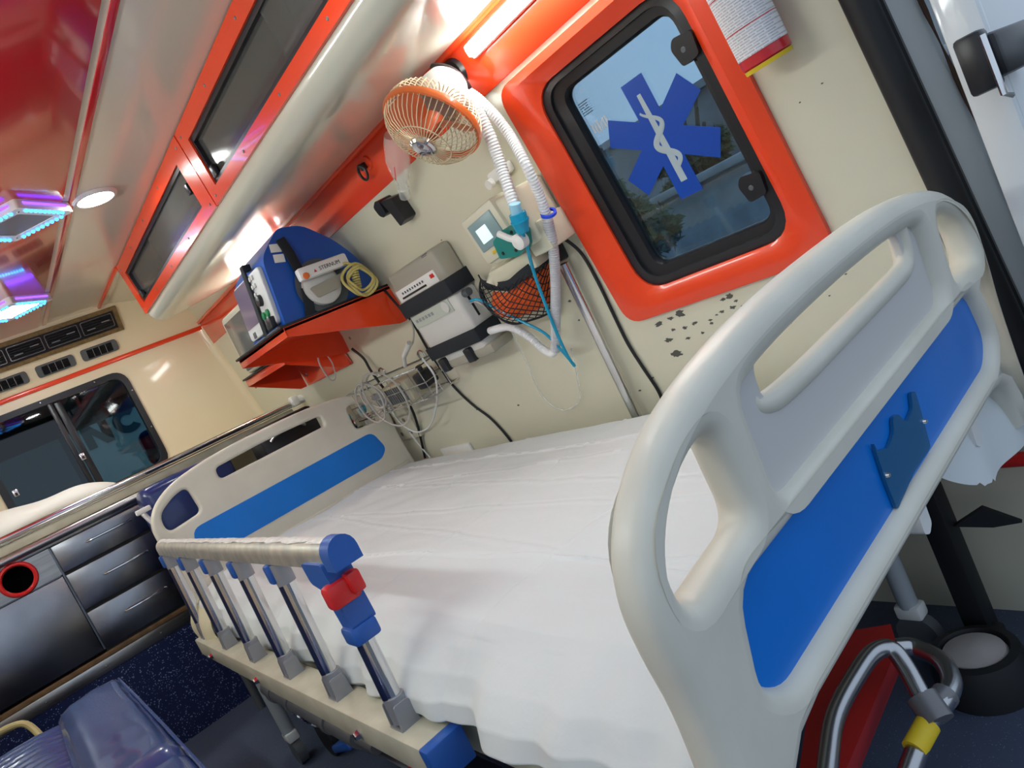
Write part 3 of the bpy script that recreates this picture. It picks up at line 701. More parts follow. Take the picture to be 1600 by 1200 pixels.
slot = rounded([(-.212, .214), (.212, .214), (.208, .256), (.0, .264), (-.208, .256)], [.022, .022, .016, .1, .016], 6)
def grow(ol, k):  # shrink or grow an outline about its centroid by distance k
    cx = sum(p[0] for p in ol) / len(ol); cy = sum(p[1] for p in ol) / len(ol); out = []
    m = len(ol)
    for i in range(m):
        a, b = V((*ol[i - 1],)), V((*ol[(i + 1) % m],)); t = (b - a)
        if t.length < 1e-9: out.append(ol[i]); continue
        nrm = V((t.y, -t.x)).normalized(); 
        if nrm.dot(V((ol[i][0] - cx, ol[i][1] - cy))) < 0 and len(ol) < 60: nrm = -nrm
        out.append((ol[i][0] + nrm.x * k, ol[i][1] + nrm.y * k))
    return out
def end_board(name, F, th=.016, bev=.013, detail=True):
    fr = plate([outline, hole_side(1), hole_side(-1), centre, blue_o], th - bev, bev, 4)
    b = obj(name, fr.xf(F), IVORY, bed, 50)
    pl = plate([[(u * 1.03, v + (.006 if v > .2 else -.006)) for u, v in centre], slot], .0030, .003, 2); obj('recess_plate', pl.xf(F), IVORYD, b, 50)
    # rolled lip round the slot
    lpp = spline([V((-.222, .232, 0)), V((-.214, .214, 0)), V((-.15, .206, 0)), V((0, .205, 0)), V((.15, .205, 0)), V((.205, .208, 0)), V((.222, .222, 0)), V((.226, .245, 0)), V((.226, .268, 0))], 6)
    lp = MB().tube(lpp, .013, 12, rfun=lambda i: .013 * min(1, .35 + i / 14)); obj('slot_lip', lp.xf(F), IVORY, b, 60)
    obj('blue_inlay', MB().prism([(u * 1.012, v * 1.04 - .002) for u, v in blue_o], -.0075, .0075).xf(F), BLUE, b)
    # ridge below the recess
    return b
FHEAD = FR((.838, 2.655, .625), (1, 0.0, .004), (0, .03, 1))
FFOOT = FR((.790, .468, .572), (.997, .061, .038), (0, -.07, 1))
outline_h = hs + [(-u, v) for u, v in reversed(hs)][:-1]
hb = obj('headboard', plate([outline_h, hole_side(1), hole_side(-1), slot], .006, .010, 4).xf(FHEAD), IVORY, bed, 50)
for s_ in (1,): obj('blue_inlay', MB().prism([(u, v * .98) for u, v in blue_o], .0145, .0178).xf(FHEAD), BLUE, hb, label='blue inlay panel')
obj('lower_ledge', MB().box((0, -.068, .012), (.90, .030, .018), .006).xf(FHEAD), IVORY, hb)
fb = end_board('footboard', FFOOT, th=.024, bev=.020)
# clear broken holder screwed to the blue inlay of the footboard
hp = [(.05, .066), (.058, .086), (.075, .072), (.098, .086), (.10, .108), (.122, .090), (.148, .10), (.152, .06), (.165, .02), (.12, -.0), (.085, .0), (.055, .01), (.058, .04)]
def L2(px, py, F):
    d = ray(px, py); n = F.to_3x3().col[2]; o = F.translation; p = O + d * ((o - O).dot(n) / d.dot(n)); q = F.inverted() @ p; return (q.x, q.y)
hp = [L2(*p, FFOOT) for p in ((1347, 692), (1354, 706), (1372, 700), (1380, 676), (1378, 655), (1386, 648), (1400, 662), (1410, 640), (1407, 615), (1414, 613), (1426, 655), (1438, 700), (1412, 738), (1385, 797), (1366, 750))]
obj('paper_holder', MB().prism(rounded(hp, .005, 3), .0085, .0125).xf(FFOOT), mat('smoky_acrylic', (.01, .14, .34), .22, alpha=.75), fb, label='broken clear acrylic holder screwed to the inlay')
for px, py in ((1368, 743), (1427, 660)):
    u, v = L2(px, py, FFOOT); obj('screw', MB().lathe([(0, .0165), (.0025, .016), (.0035, .0125)], (u, v, 0), n=10).xf(FFOOT), CHROME, fb)
for px, py in ((1455, 815), (1535, 680)):
    u, v = L2(px, py, FFOOT); m = MB().prism(rounded([(u - .014, v + .03), (u + .014, v + .03), (u + .014, v - .01), (u, v - .018), (u - .014, v - .01)], .005), -.03, -.006); obj('hanger_bracket', m.xf(FFOOT), WHITEP, fb)
# --- frame, legs, casters
m = MB()
for x in (.405, 1.235): m.box((x, 1.62, .40), (.03, 1.90, .06), .004)
for y in (.74, 1.1, 1.6, 2.1, 2.56): m.box((.82, y, .40), (.80, .03, .05), .003)
obj('base_frame', m, CREAMM, bed)
obj('deck', MB().box((.82, 1.62, .434), (.80, 1.88, .008)), CREAMM, bed)
for x, y in ((.385, 2.30), (1.245, 2.30), (.385, .86), (1.215, .80)):
    top = .385
    l = obj('leg', MB().cyl((x, y, .10), (x, y, top), .019), LEGM, bed)
    obj('caster_fork', MB().box((x, y, .090), (.036, .05, .030), .006), WHITEP, l)
    obj('caster_wheel', MB().cyl((x - .013, y, .04), (x + .013, y, .04), .04, n=20), DKGREY, l)
# --- left side rail
XR = .335; PY = [2.42 - .264 * k for k in range(6)]
ch = obj('rail_channel', MB().box((XR, 1.735, .425), (.062, 1.47, .052), .004), CREAMM, bed)
obj('channel_end_cap', MB().box((XR, .992, .425), (.066, .026, .057), .004), BLUEP, ch, label='blue plastic end cap')
for y in (1.25, 1.85, 2.3): obj('bolt', MB().lathe([(0, .012), (.007, .012), (.009, .006), (.009, 0)], (XR - .030, y, .42), (-1, 0, 0), n=6), CHROME, ch)
obj('channel_arm', MB().box((.385, 2.30, .395), (.10, .05, .04), .004), CREAMM, bed)
obj('channel_arm', MB().box((.385, 1.30, .395), (.10, .05, .04), .004), CREAMM, bed)
def top_of(y): return V((XR + .008, y, .722))
for k, y in enumerate(PY):
    p0 = V((XR, y, .455)); p1 = top_of(y); d = (p1 - p0).normalized()
    po = obj('rail_post', MB().cyl(p0 + d * .02, p1 - d * .0, .0135, n=18), CHROME, bed)
    # dark groove strip along the post
    obj('post_groove', MB().cyl(p0 + d * .046 + V((-.0072, .0016, 0)), p1 - d * .041 + V((-.0072, .0016, 0)), .0098, n=14), mat('navy_strip', (.008, .014, .05), .3) if k == 0 else MATS['navy_strip'], po)
    obj('post_foot', MB().cyl(p0 + V((0, 0, .004)), p0 + d * .045, .0175, n=14), GREYC, po)
    fk = MB()
    for s in (-1, 1): fk.prism(rounded([(-.017, 0), (.017, 0), (.014, .042), (-.014, .042)], .006), s * .0195 - .002, s * .0195 + .002)
    fk.box((0, .002, 0), (.036, .004, .042)); fk.xf(FR((XR, y, .450), (1, 0, 0), (0, 0, 1)))
    obj('hinge_fork', fk, GREYC, po)
    obj('post_collar', MB().cyl(p1 - d * .040, p1 + d * .002, .0175, n=14), GREYC, po)
    if k < 5: obj('collar_clip', MB().box(p1 + V((-.006, .010, -.014)), (.036, .026, .038), .005), BLUEP, po)
rp = []
for i in range(11):
    a = pi * i / 10; rp.append((.020 * math.cos(a), .006 + .022 * math.sin(a)))
rp += [(-.020, -.012), (.020, -.012)]
RB = FR((XR + .010, 1.76, .741), (1, 0, 0), (0, 0, 1))
tb = obj('rail_bar', MB().prism(rp, -.68, .705).xf(RB), CHROMEW, bed, label='worn aluminium hand rail')
obj('bar_end_cap', MB().prism([(x * 1.16, y * 1.16) for x, y in rp], .700, .735).xf(RB), BLUEP, tb, label='blue plastic end cap')
# frayed plastic film along the top of the bar
rnd = random.Random(4); m = MB(); NS = 90; rows = []
for i in range(NS + 1):
    y = -.675 + 1.37 * i / NS; drop = .25 + .22 * noise.noise(V((i * .23, 1, 0))) + .18 * noise.noise(V((i * .71, 4, 0)))
    for j in range(7):
        a = pi * (.10 + (.46 + drop * .35) * j / 6); r = .0225 + .0018 * noise.noise(V((i * .5, j * .9, 2)))
        rows.append(V((r * 0.93 * math.cos(a), .006 + (r + .0005) * math.sin(a), y)))
m.v = rows; m.f = [(i * 7 + j, i * 7 + j + 1, (i + 1) * 7 + j + 1, (i + 1) * 7 + j) for i in range(NS) for j in range(6)]
obj('peeling_film', m.xf(RB), mat('peeling_film', (.80, .80, .76), .4, noise_amt=.2, noise_scale=60, bump=.4, bump_scale=200), tb, 60, label='pale peeling plastic film')
# blue release bracket with the red button on the post nearest the foot end
py = PY[5]; q = top_of(py)
la = MB()
la.prism(rounded([(-.030, .030), (.055, .030), (.055, -.006), (.022, -.016), (.020, -.086), (-.020, -.086), (-.022, -.02), (-.030, -.006)][::-1], .008, 3), -.021, .021)
la.xf(FR(q + V((-.002, .0, -.012)), (0, 1, 0), (-.03, 0, 1)))
lb = obj('release_bracket', la, BLUEP, bed, label='blue release bracket')
obj('bracket_sleeve', MB().box(q + V((-.004, 0, -.108)), (.046, .046, .030), .006), BLUEP, lb)
obj('release_button', MB().box(q + V((-.012, -.026, -.034)), (.050, .030, .038), .007).box(q + V((.008, -.038, -.028)), (.022, .026, .034), .005), REDP, lb, label='red release button')
# folded rail on the wall side
rc = obj('rail_channel', MB().box((1.300, 1.60, .42), (.04, 1.9, .05), .004), CREAMM, bed)
obj('channel_end_cap', MB().box((1.318, .548, .500), (.020, .05, .20), .006), BLUEP, rc, label='blue plastic end cap')

# ================================================================ MATTRESS AND SHEET
MX0, MX1, MY0, MY1 = .405, 1.262, .535, 2.610
mt = MB().box(((MX0 + MX1) / 2, (MY0 + MY1) / 2, .493), (MX1 - MX0 - .06, MY1 - MY0 - .06, .105), .04, seg=4)
solo('mattress', mt, MATTR, 'cream covered mattress under the white sheet on the hospital bed', 'mattress')
def sheet_z(x, y):
    w = .0
    w += .0045 * noise.noise(V((x * 5, y * 3, 1))) + .0030 * noise.noise(V((x * 12, y * 8, 3)))
    # sharp ironed creases
    for c, k, amp in ((.60, .30, .0030), (.80, .62, .0026), (1.02, .40, .0030), (.70, 1.6, .0024), (.93, 1.3, .0024), (1.12, .9, .003)):
        d = (x - c) - (y - 1.5) * .12 * (k - .5) + .015 * noise.noise(V((y * 3, c, 0))); w += 1.5 * amp * (math.exp(-(d / .0035) ** 2) - .6 * math.exp(-((d - .007) / .004) ** 2))
    for c in (.95, 1.36, 1.78, 2.2):
        d = (y - c) + .02 * noise.noise(V((x * 3, c, 5))); w += .0030 * (math.exp(-(d / .005) ** 2) - .5 * math.exp(-((d - .011) / .007) ** 2))
    return .5745 + w
def sect(t, y):
    """cross-section of the sheet: t 0 (wall side hem) .. 1 (aisle side hem)"""
    fold = .010 * noise.noise(V((y * 7, 2.2, 0))) + .006 * noise.noise(V((y * 17, 5.2, 0)))
    bul = .010 + .012 * noise.noise(V((y * 2.3, 9, 0)))
    near = max(0, min(1, (1.25 - y) / .5))
    pts = [(1.285, .47), (1.283, .52), (1.276, .556), (1.255, .571), (1.10, .576), (.85, .577), (.62, .5765), (.52, .574), (.455, .566), (.415, .548 - .006 * near), (.385 - bul * .4, .520), (.374 - bul - .015 * near + fold * .4, .490), (.370 - bul - .020 * near + fold, .462), (.374 + fold * 1.4, .448 + .010 * noise.noise(V((y * 6, 8, 1))))]
    k = t * (len(pts) - 1); i = min(int(k), len(pts) - 2); f = k - i
    a, b = pts[i], pts[i + 1]; return a[0] + (b[0] - a[0]) * f, a[1] + (b[1] - a[1]) * f
ss = [0, .03, .06, .09, .12, .16, .19] + [.23 + .40 * i / 170 for i in range(171)] + [.632 + .368 * i / 60 for i in range(61)]
NY = 300; m = MB(); SY0, SY1 = .512, 2.618
for j in range(NY + 1):
    y = SY0 + (SY1 - SY0) * j / NY
    for t in ss:
        x, z = sect(t, y)
        wgt = max(0, min(1, (z - .50) / .06)); zz = z + (sheet_z(x, y) - .5745) * wgt
        if wgt < .9:   # vertical folds on the hanging sides
            x += (1 - wgt) * (.008 * math.sin(y * 34 + 4 * noise.noise(V((y * 4, 0, 0)))) + .012 * noise.noise(V((y * 11, z * 12, 4))))
            if y < 1.0: x += (1 - wgt) * .004 * math.sin(y * 70)
        e = min(y - SY0, SY1 - y); zz -= .020 * max(0, 1 - e / .05) ** 2
        m.v.append(V((x, y, zz)))
NT = len(ss); m.f = [(j * NT + i, j * NT + i + 1, (j + 1) * NT + i + 1, (j + 1) * NT + i) for j in range(NY) for i in range(NT - 1)]
# foot-end drop between mattress and footboard
b0 = len(m.v); ND = 8
for r in range(1, ND + 1):
    for i, t in enumerate(ss):
        p = m.v[i]; f = r / ND; hem = .045 + .012 * noise.noise(V((p.x * 6, 3, 1))) + (.085 if p.x > .95 else 0) * math.sin(min(1, (p.x - .95) / .15) * pi / 2)
        zt = p.z - f * hem * max(.2, min(1, (p.z - .44) / .1)); m.v.append(V((p.x - .01 * f * (1 if p.x > .8 else -1), p.y - .012 * math.sin(f * pi * .5) + .006 * math.sin(p.x * 40) * f, zt)))
for r in range(ND):
    a0 = 0 if r == 0 else b0 + (r - 1) * NT; a1 = b0 + r * NT
    m.f += [(a0 + i, a1 + i, a1 + i + 1, a0 + i + 1) for i in range(NT - 1)]
sh = solo('bed_sheet', m, SHEET, 'white cotton sheet covering the mattress on the hospital bed', 'sheet', ang=70)
# cream drape corner at the head end, aisle side
def drp(u, v):
    y = 2.30 + .28 * u; return V((.357 - .018 * math.sin(v * pi) - .02 * v + .010 * math.sin(u * 14 + v * 2), y + .02 * v, .545 - .125 * v - .012 * math.sin(u * 9)))
solo('mattress_drape', MB().grid(drp, 16, 10), MATTR, 'cream cloth corner hanging out beside the headboard below the side rail', 'cloth', ang=70)

# ================================================================ EQUIPMENT ON THE RIGHT WALL
def LW(F, px, py, off=0.0): return F.inverted() @ at_wall(px, py, off)
# --- orange shelves
def shelf(label, y0, y1, xf, zt, xw, zb, fr_label=None):
    t = thing('wall_shelf', label, 'shelf', T((xf + xw) / 2, (y0 + y1) / 2, zt), 'orange wall shelves', world=True)
    obj('top', MB().box(((xf + xw) / 2, (y0 + y1) / 2, zt - .006), (xw - xf, y1 - y0, .012), .002), ORANGE, t)
    for y in (y0 + .002, y1 - .002):
        g = MB().prism([(xf, zt - .030), (xf, zt), (xw, zt), (xw, zb), (xw - .03, zb)], -.002, .002); g.xf(Matrix(((1, 0, 0, 0), (0, 0, -1, y), (0, 1, 0, 0), (0, 0, 0, 1))))
        obj('gusset', g, ORANGE, t)
    obj('front_lip', MB().box((xf + .002, (y0 + y1) / 2, zt - .015), (.004, y1 - y0, .030), .001), ORANGE, t)
    obj('rubber_mat', MB().box(((xf + xw) / 2 - .01, (y0 + y1) / 2, zt + .004), (xw - xf, y1 - y0 + .006, .008), .002), BLACK, t)
    bp = MB(); bx = xw - .004; bp.add([(bx, y0, zt - .01), (bx, y1, zt - .01), (bx + .018, y1, zb), (bx + .018, y0, zb), (bx - .003, y0, zt - .01), (bx - .003, y1, zt - .01), (bx + .015, y1, zb), (bx + .015, y0, zb)], [(0, 1, 2, 3), (7, 6, 5, 4), (0, 4, 5, 1), (2, 6, 7, 3), (0, 3, 7, 4), (1, 5, 6, 2)])
    obj('back_plate', bp, ORANGE, t)
    for yy in (y0 + .05, y1 - .05): obj('screw', MB().lathe([(0, .004), (.006, .003), (.008, 0)], (bx + .008, yy, (zt + zb) / 2 - .02), (-1, 0, 0), n=8), SCREWM, t)
    return t
shelf('upper orange metal wall shelf carrying the blue defibrillator', 2.155, 2.66, .872, 1.184, 1.275, 1.055)
shelf('lower orange metal wall shelf carrying the pale patient monitor', 2.70, 3.20, 1.035, 1.140, 1.270, 1.008)
# --- defibrillator
df = thing('defibrillator', 'blue defibrillator monitor with grey paddle strapped on the orange shelf', 'defibrillator', T(1.05, 2.33, 1.192), world=True)
ZB = 1.1925
prof = rounded([(.892, ZB), (.918, 1.405), (1.005, 1.478), (1.085, 1.466), (1.165, 1.392), (1.225, 1.300), (1.240, ZB)], [.01, .03, .02, .03, .03, .05, .02], 4)
pr = MB().prism(prof, -2.50, -2.175); pr.xf(Matrix(((1, 0, 0, 0), (0, 0, -1, 0), (0, 1, 0, 0), (0, 0, 0, 1)))); obj('case', pr, DEFB, df, 30)
FD = FR((.905, 2.338, 1.298), (0, -1, 0), (.1215, 0, .9926))       # front face of the device, out towards the aisle
bez = plate([rrect(-.140, -.092, .140, .094, .02)], .004, .004); obj('front_bezel', bez.xf(FD @ T(0, 0, .006)), DEFW, df)
obj('screen', MB().prism(rrect(-.135, -.052, .020, .088, .006), .012, .0155).xf(FD), SCREEN, df)
for k in range(5): obj('key', MB().box((.052 + .021 * (k % 2), .076 - .026 * (k // 2), .0165), (.015, .015, .006), .003).xf(FD), LTGREY, df)
obj('selector_knob', MB().lathe([(.019, .012), (.018, .026), (.0, .028)], (.075, .0, 0), n=18).xf(FD), BLACKP, df)
for k in range(2): obj('round_button', MB().lathe([(.013, .012), (.012, .020), (0, .021)], (.058 + .040 * k, -.047, 0), n=18).xf(FD), GREEN, df, label='round green button')
obj('badge', MB().box((-.085, -.078, .0145), (.026, .020, .003), .002).xf(FD), DKGREY, df)
m = MB().box((.02, -.110, .016), (.25, .012, .016), .004); obj('lower_trim', m.xf(FD), DKGREY, df)
obj('connector_block', MB().box((.112, -.082, .022), (.040, .036, .020), .004).xf(FD), BLACKP, df)
FS = FR((1.07, 2.174, 1.315), (1, 0, 0), (0, 0, 1))                  # side face towards the rear doors
def LS(px, py, o=0): q = FS.inverted() @ at_y(px, py, 2.174 - o); return V((q.x, q.y, o))
c = LS(502, 447)
obj('paddle_well', MB().lathe([(.0, .002), (.082, .002), (.088, .008), (.078, .006), (0, .004)], (c.x, c.y, 0), n=32).xf(FS), DKGREY, df)
pd = obj('paddle', MB().lathe([(.0, .030), (.050, .030), (.062, .022), (.064, .004)], (c.x - .004, c.y, 0), n=28).xf(FS), LTGREY, df)
a, b = LS(462, 437), LS(528, 413); ang = math.degrees(math.atan2(b.y - a.y, b.x - a.x)); cc = (a + b) / 2
obj('paddle_handle', MB().box((cc.x, cc.y, .046), ((b - a).length + .02, .040, .030), .008, rot=RZ(ang)).xf(FS), WHITEP, pd)
q = LS(468, 440); obj('discharge_button', MB().lathe([(.011, .060), (.010, .066), (0, .067)], (q.x, q.y, 0), n=16).xf(FS), FANOR, pd, label='orange discharge button')
tx = text('STERNUM', .017, .0004); q = LS(504, 423); tx.xf(FS @ T(q.x, q.y, .0615) @ RZ(ang).to_4x4()); obj('lettering', tx, PRINT, pd)
tx = MB().prism([(0, .006), (-.005, -.004), (.005, -.004)], 0, .0006); q = LS(482, 432); tx.xf(FS @ T(q.x, q.y, .0615) @ RZ(ang).to_4x4()); obj('warning_mark', tx, REDP, pd)
a, b = LS(548, 460), LS(515, 470)
obj('paddle_plate', MB().prism(rounded([tuple(LS(*p))[:2] for p in ((478, 455), (530, 430), (522, 455), (492, 470))], .008), .020, .036).xf(FS), GREYB, pd)
for px, py in ((430, 388), (436, 404)):
    q = LS(px, py); obj('sticker', MB().box((q.x, q.y, .0015), (.034, .026, .002), rot=RZ(-12)).xf(FS), WHITEP, df)
def strap_s(pts, w=.032): # strap over the side face
    m = MB()
    for p, q in zip(pts, pts[1:]):
        d = (q - p); L = d.length; m.box(((p + q) / 2).to_tuple(), (L + .008, w, .006), .002, rot=RZ(math.degrees(math.atan2(d.y, d.x))))
    return m
obj('strap', strap_s([LS(438, 375, .008), LS(452, 395, .008), LS(472, 432, .010)]).xf(FS), STRAP, df, label='black securing strap')
obj('strap', strap_s([LS(478, 452, .010), LS(484, 480, .010), LS(486, 505, .008)]).xf(FS), STRAP, df, label='black securing strap')
m = MB().box((.030, .0, .020), (.030, .225, .008), .003); m.box((.030, .118, .010), (.030, .02, .028), .003); obj('strap', m.xf(FD), STRAP, df, label='black securing strap')
# --- second monitor on the lower shelf
mo = thing('patient_monitor', 'pale patient monitor with a grey screen on the lower orange shelf', 'monitor', T(1.12, 2.9, 1.152), world=True)
obj('case', MB().box((1.12, 2.90, 1.275), (.22, .34, .25), .02, seg=3), mat('monitor_shell', (.62, .60, .50), .4), mo)
obj('screen', MB().box((1.007, 2.89, 1.285), (.008, .27, .17), .003), mat('monitor_screen', (.16, .16, .15), .15), mo)
obj('key_strip', MB().box((1.008, 2.89, 1.178), (.008, .28, .030), .003), DKGREY, mo)
m = MB().prism([(0, 0), (.075, 0), (.075, .085), (0, .085)], 0, .001); q = at_wall(388, 545); m.xf(WF(q.y + .04, q.z - .04, .001))
nt_ = solo('paper_notice', m, WHITEP, 'small white printed notice on the wall beside the orange shelves', 'notice')
for r in range(5): obj('print_line', MB().box((.035, .015 + r * .014, .0014), (.050, .004, .0006)).xf(WF(q.y + .04, q.z - .04, .001)), GREYC, nt_)
# --- coiled yellow cable hanging over the end of the upper shelf
def loop(cpx, cpy, r, yc, ph=0, sq=1.0, n=26, tilt=0):
    c = at_y(cpx, cpy, yc); return [c + V((r * math.cos(ph + 2 * pi * i / n), .010 * math.sin(3 * (ph + 2 * pi * i / n)) + tilt * math.sin(2 * pi * i / n), r * sq * math.sin(ph + 2 * pi * i / n))) for i in range(n)]
yc = thing('coiled_cable', 'coiled pale yellow paddle cable hanging at the end of the upper shelf', 'cable', T(at_y(565, 435, 2.13)), world=True)
for cx, cy, r, k in ((560, 436, .052, .9), (567, 440, .046, 1.0), (563, 434, .040, 1.1)):
    obj('cable_loop', MB().tube(loop(cx, cy, r, 2.125 - .012 * k, k, .95), .0046, 8, closed=True), YELLOW, yc)
obj('cable_lead', MB().tube(spline([at_y(528, 413, 2.125), at_y(545, 412, 2.11), at_y(572, 424, 2.11), at_y(590, 440, 2.12)], 8), .0046, 8), YELLOW, yc)
cs = [at_y(553, 420, 2.12).lerp(at_y(560, 452, 2.12), i / 60) + V((.011 * math.cos(i * .9), 0.011 * math.sin(i * .9), 0)) for i in range(61)]
obj('coil_section', MB().tube(cs, .0034, 6), YELLOW, yc)
# --- wire hanging below the lower shelf
solo('grey_lead', MB().tube(spline([at_y(495, 548, 2.66), at_y(500, 570, 2.66), at_y(515, 592, 2.66), at_y(524, 590, 2.66), at_y(518, 565, 2.66), at_y(503, 548, 2.66)], 8), .0028, 6), CABLEG, 'thin grey lead looping below the lower orange shelf', 'cable')
# --- suction unit with straps
_c = at_wall(697, 480, .05); FU = WF(_c.y + .02, _c.z + .012)
su = thing('suction_unit', 'grey and white suction unit held to the wall by two black straps', 'suction unit', FU)
def PU(y, z, c): return V((1.87 - y, (z - 1.02) / .9903, c))
KA = .80
obj('lower_case', MB().box((.002, -.072, .042), (.345 * KA, .195, .084), .012, seg=3), LTGREY, su)
obj('upper_case', MB().box((.002, .090, .038), (.355 * KA, .145, .076), .014, seg=3), GREYB, su)
pn = obj('gauge_panel', MB().prism([(-.168 * KA, .072), (.135 * KA, .072), (.135 * KA, .110), (-.168 * KA, .110)], .0765, .080), WHITEP, su)
for k in range(9): obj('indicator_lamp', MB().box(((-.120 + .020 * k) * KA, .096, .0805), (.006, .007, .003)), DKGREY, pn)
obj('scale_bar', MB().box((-.045 * KA, .082, .0805), (.19 * KA, .006, .002)), BLACKP, pn)
obj('red_switch', MB().box((.112 * KA, .096, .0805), (.020, .012, .003), .001), REDP, pn)
pn = obj('control_panel', MB().prism([(-.160 * KA, -.022), (.128 * KA, -.022), (.128 * KA, .018), (-.160 * KA, .018)], .0845, .0865), mat('pale_panel', (.48, .52, .46), .45), su)
for k in range(6): obj('print_mark', MB().box(((-.13 + .024 * k) * KA, .000, .087), (.011, .010, .001)), GREYC, pn)
obj('dial', MB().lathe([(.018, .0865), (.017, .091), (0, .092)], (.095 * KA, .000, 0), n=20), LTGREY, pn)
def wrap(b, h, d, nm):
    w = .362 * KA; m = MB(); m.box((.0, b, d + .004), (w, h, .006), .002); m.box((-w / 2 + .002, b, d / 2), (.005, h, d + .012), .002); m.box((w / 2 + .001, b, d / 2), (.005, h, d + .012), .002); return obj('strap', m, STRAP, su, label=nm)
wrap(.046, .048, .086, 'wide black strap'); wrap(-.112, .042, .088, 'wide black strap')
for a_ in (-.12 * KA, .07 * KA): obj('foot_clamp', MB().box((a_, -.160, .088), (.036, .045, .022), .005), BLACKP, su)
obj('tray', MB().box((.01, -.166, .042), (.39 * KA, .030, .088), .008), GREYB, su)
obj('carry_grip', MB().box((.10, .150, .050), (.045, .022, .05), .008), DKGREY, su)
obj('side_slot', MB().box((.1395, -.03, .045), (.003, .08, .008)), BLACKP, su)
obj('hose_port', MB().cyl((.135, .005, .05), (.165, .005, .05), .012), DKGREY, su)
# --- ventilator
FVn = WF(1.39, 1.11)
ve = thing('ventilator', 'cream transport ventilator with a teal front plate and white lever', 'ventilator', FVn)
def PVp(px, py, off): return FVn.inverted() @ at_wall(px, py, off)
obj('case', MB().box((.010, .035, .055), (.20, .135, .11), .012, seg=3), mat('vent_cream', (.66, .64, .50), .4), ve)
VC = MATS['vent_cream']
q = [PVp(*p, .12) for p in ((738, 352), (778, 318), (790, 372), (750, 412))]
ce = sum(q, V()) / 4; F = FR(ce, q[1] - q[0], q[0] - q[3])
wq, hq = (q[1] - q[0]).length, (q[0] - q[3]).length
obj('display_housing', MB().box((0, 0, -.028), (wq + .02, hq + .02, .06), .008).xf(F), VC, ve)
obj('display', MB().box((0, .006, .003), (wq * .86, hq * .70, .006), .002).xf(F), mat('lcd_panel', (.24, .36, .38), .3), ve)
obj('display_window', MB().box((-.008, .004, .0065), (wq * .36, hq * .36, .003), .001).xf(F), LCD, ve)
obj('display_label', MB().box((0, -hq * .42, .003), (wq * .4, .008, .004), .001).xf(F), YTAPE, ve)
tp = [PVp(*p, .135) for p in ((770, 378), (786, 358), (818, 360), (822, 385), (812, 400), (782, 405))]
ce = sum(tp, V()) / 6
m = MB().prism(rounded([(p.x, p.y) for p in tp], .008), .085, .135); pl_ = obj('front_plate', m, TEAL, ve, label='teal front plate')
for px, py in ((799, 363), (786, 396), (806, 391)):
    w = PVp(px, py, .137); obj('screw', MB().lathe([(0, .1375), (.004, .137), (.005, .135)], (w.x, w.y, 0), n=10), BLACKP, pl_)
a, b = PVp(780, 365, .15), PVp(812, 377, .15)
obj('lever', MB().tube([V((a.x, a.y, .150)), V(((a.x + b.x) / 2, (a.y + b.y) / 2, .152)), V((b.x, b.y, .148))], .008, 10), WHITEP, pl_)
obj('lever_knob', MB().lathe([(.019, .136), (.019, .156), (.014, .160), (0, .161)], (b.x, b.y, 0), n=22), WHITEP, pl_)
w = PVp(842, 372, .09); obj('side_module', MB().box((w.x, w.y, .050), (.075, .075, .10), .008), VC, ve)
w = PVp(795, 425, .09); obj('base_wedge', MB().box((w.x + .01, w.y, .045), (.19, .05, .09), .012), VC, ve)
w = PVp(765, 425, .09); obj('cable_gland', MB().cyl((w.x, w.y, .06), (w.x - .02, w.y - .03, .09), .014), VC, ve)
# --- net pocket with an orange pack
FN = WF(1.50, .97)
def PN(px, py, off): return FN.inverted() @ at_wall(px, py, off)
npk = thing('net_pocket', 'black mesh net pocket on the wall with a black elastic rim', 'pocket', FN)
rim = [PN(*p) for p in ((750, 436, .02), (757, 445, .06), (775, 447, .085), (795, 446, .10), (815, 430, .10), (835, 415, .085), (852, 403, .05), (862, 393, .02))]
rs_ = spline(rim, 6); m = MB()
for p, q in zip(rs_, rs_[1:]): pass
m.v = [p + V((0, .013, 0)) for p in rs_] + [p - V((0, .013, -.002)) for p in rs_] + [p - V((0, .013, .003)) for p in rs_] + [p + V((0, .013, -.005)) for p in rs_]
k = len(rs_)
for i in range(k - 1):
    for a in range(4): b = (a + 1) % 4; m.f.append((a * k + i, a * k + i + 1, b * k + i + 1, b * k + i))
obj('elastic_rim', m, STRAP, npk)
bot = [PN(*p) for p in ((752, 452, .01), (765, 480, .03), (785, 500, .045), (805, 506, .05), (830, 500, .05), (852, 492, .045), (866, 480, .03), (872, 440, .01))]
bs_ = spline(bot, 6)
def net(u, v):
    i = u * (k - 1); i0 = min(int(i), k - 2); f = i - i0
    a = rs_[i0].lerp(rs_[i0 + 1], f); b = bs_[i0].lerp(bs_[i0 + 1], f); p = a.lerp(b, v); p.z += .035 * math.sin(pi * v) * math.sin(pi * u) ** .5; return p
m = MB(); NC = 13
for s in (-1, 1):
    for c in range(-NC, 2 * NC):
        pts = []
        for i in range(25):
            v = i / 24; u = c / NC + s * v * .55
            if 0 <= u <= 1: pts.append(net(u, v))
        if len(pts) > 1: m.tube(pts, .0015, 4)
o = obj('mesh_net', m, STRAP, npk); o['kind'] = 'stuff'
obj('net_hem', MB().tube(bs_, .003, 6), STRAP, npk)
def orb(u, v):
    p = net(.24 + .74 * u, .16 + .66 * v); p.z = max(.004, p.z * .90 - .006) ; p.z += .006 * math.sin(u * 50) * math.sin(v * 42); return p
m = MB().grid(orb, 46, 30); nb = len(m.v); m.v += [V((p.x, p.y, .004)) for p in m.v[:nb]]; m.f += [tuple(i + nb for i in f)[::-1] for f in m.f]
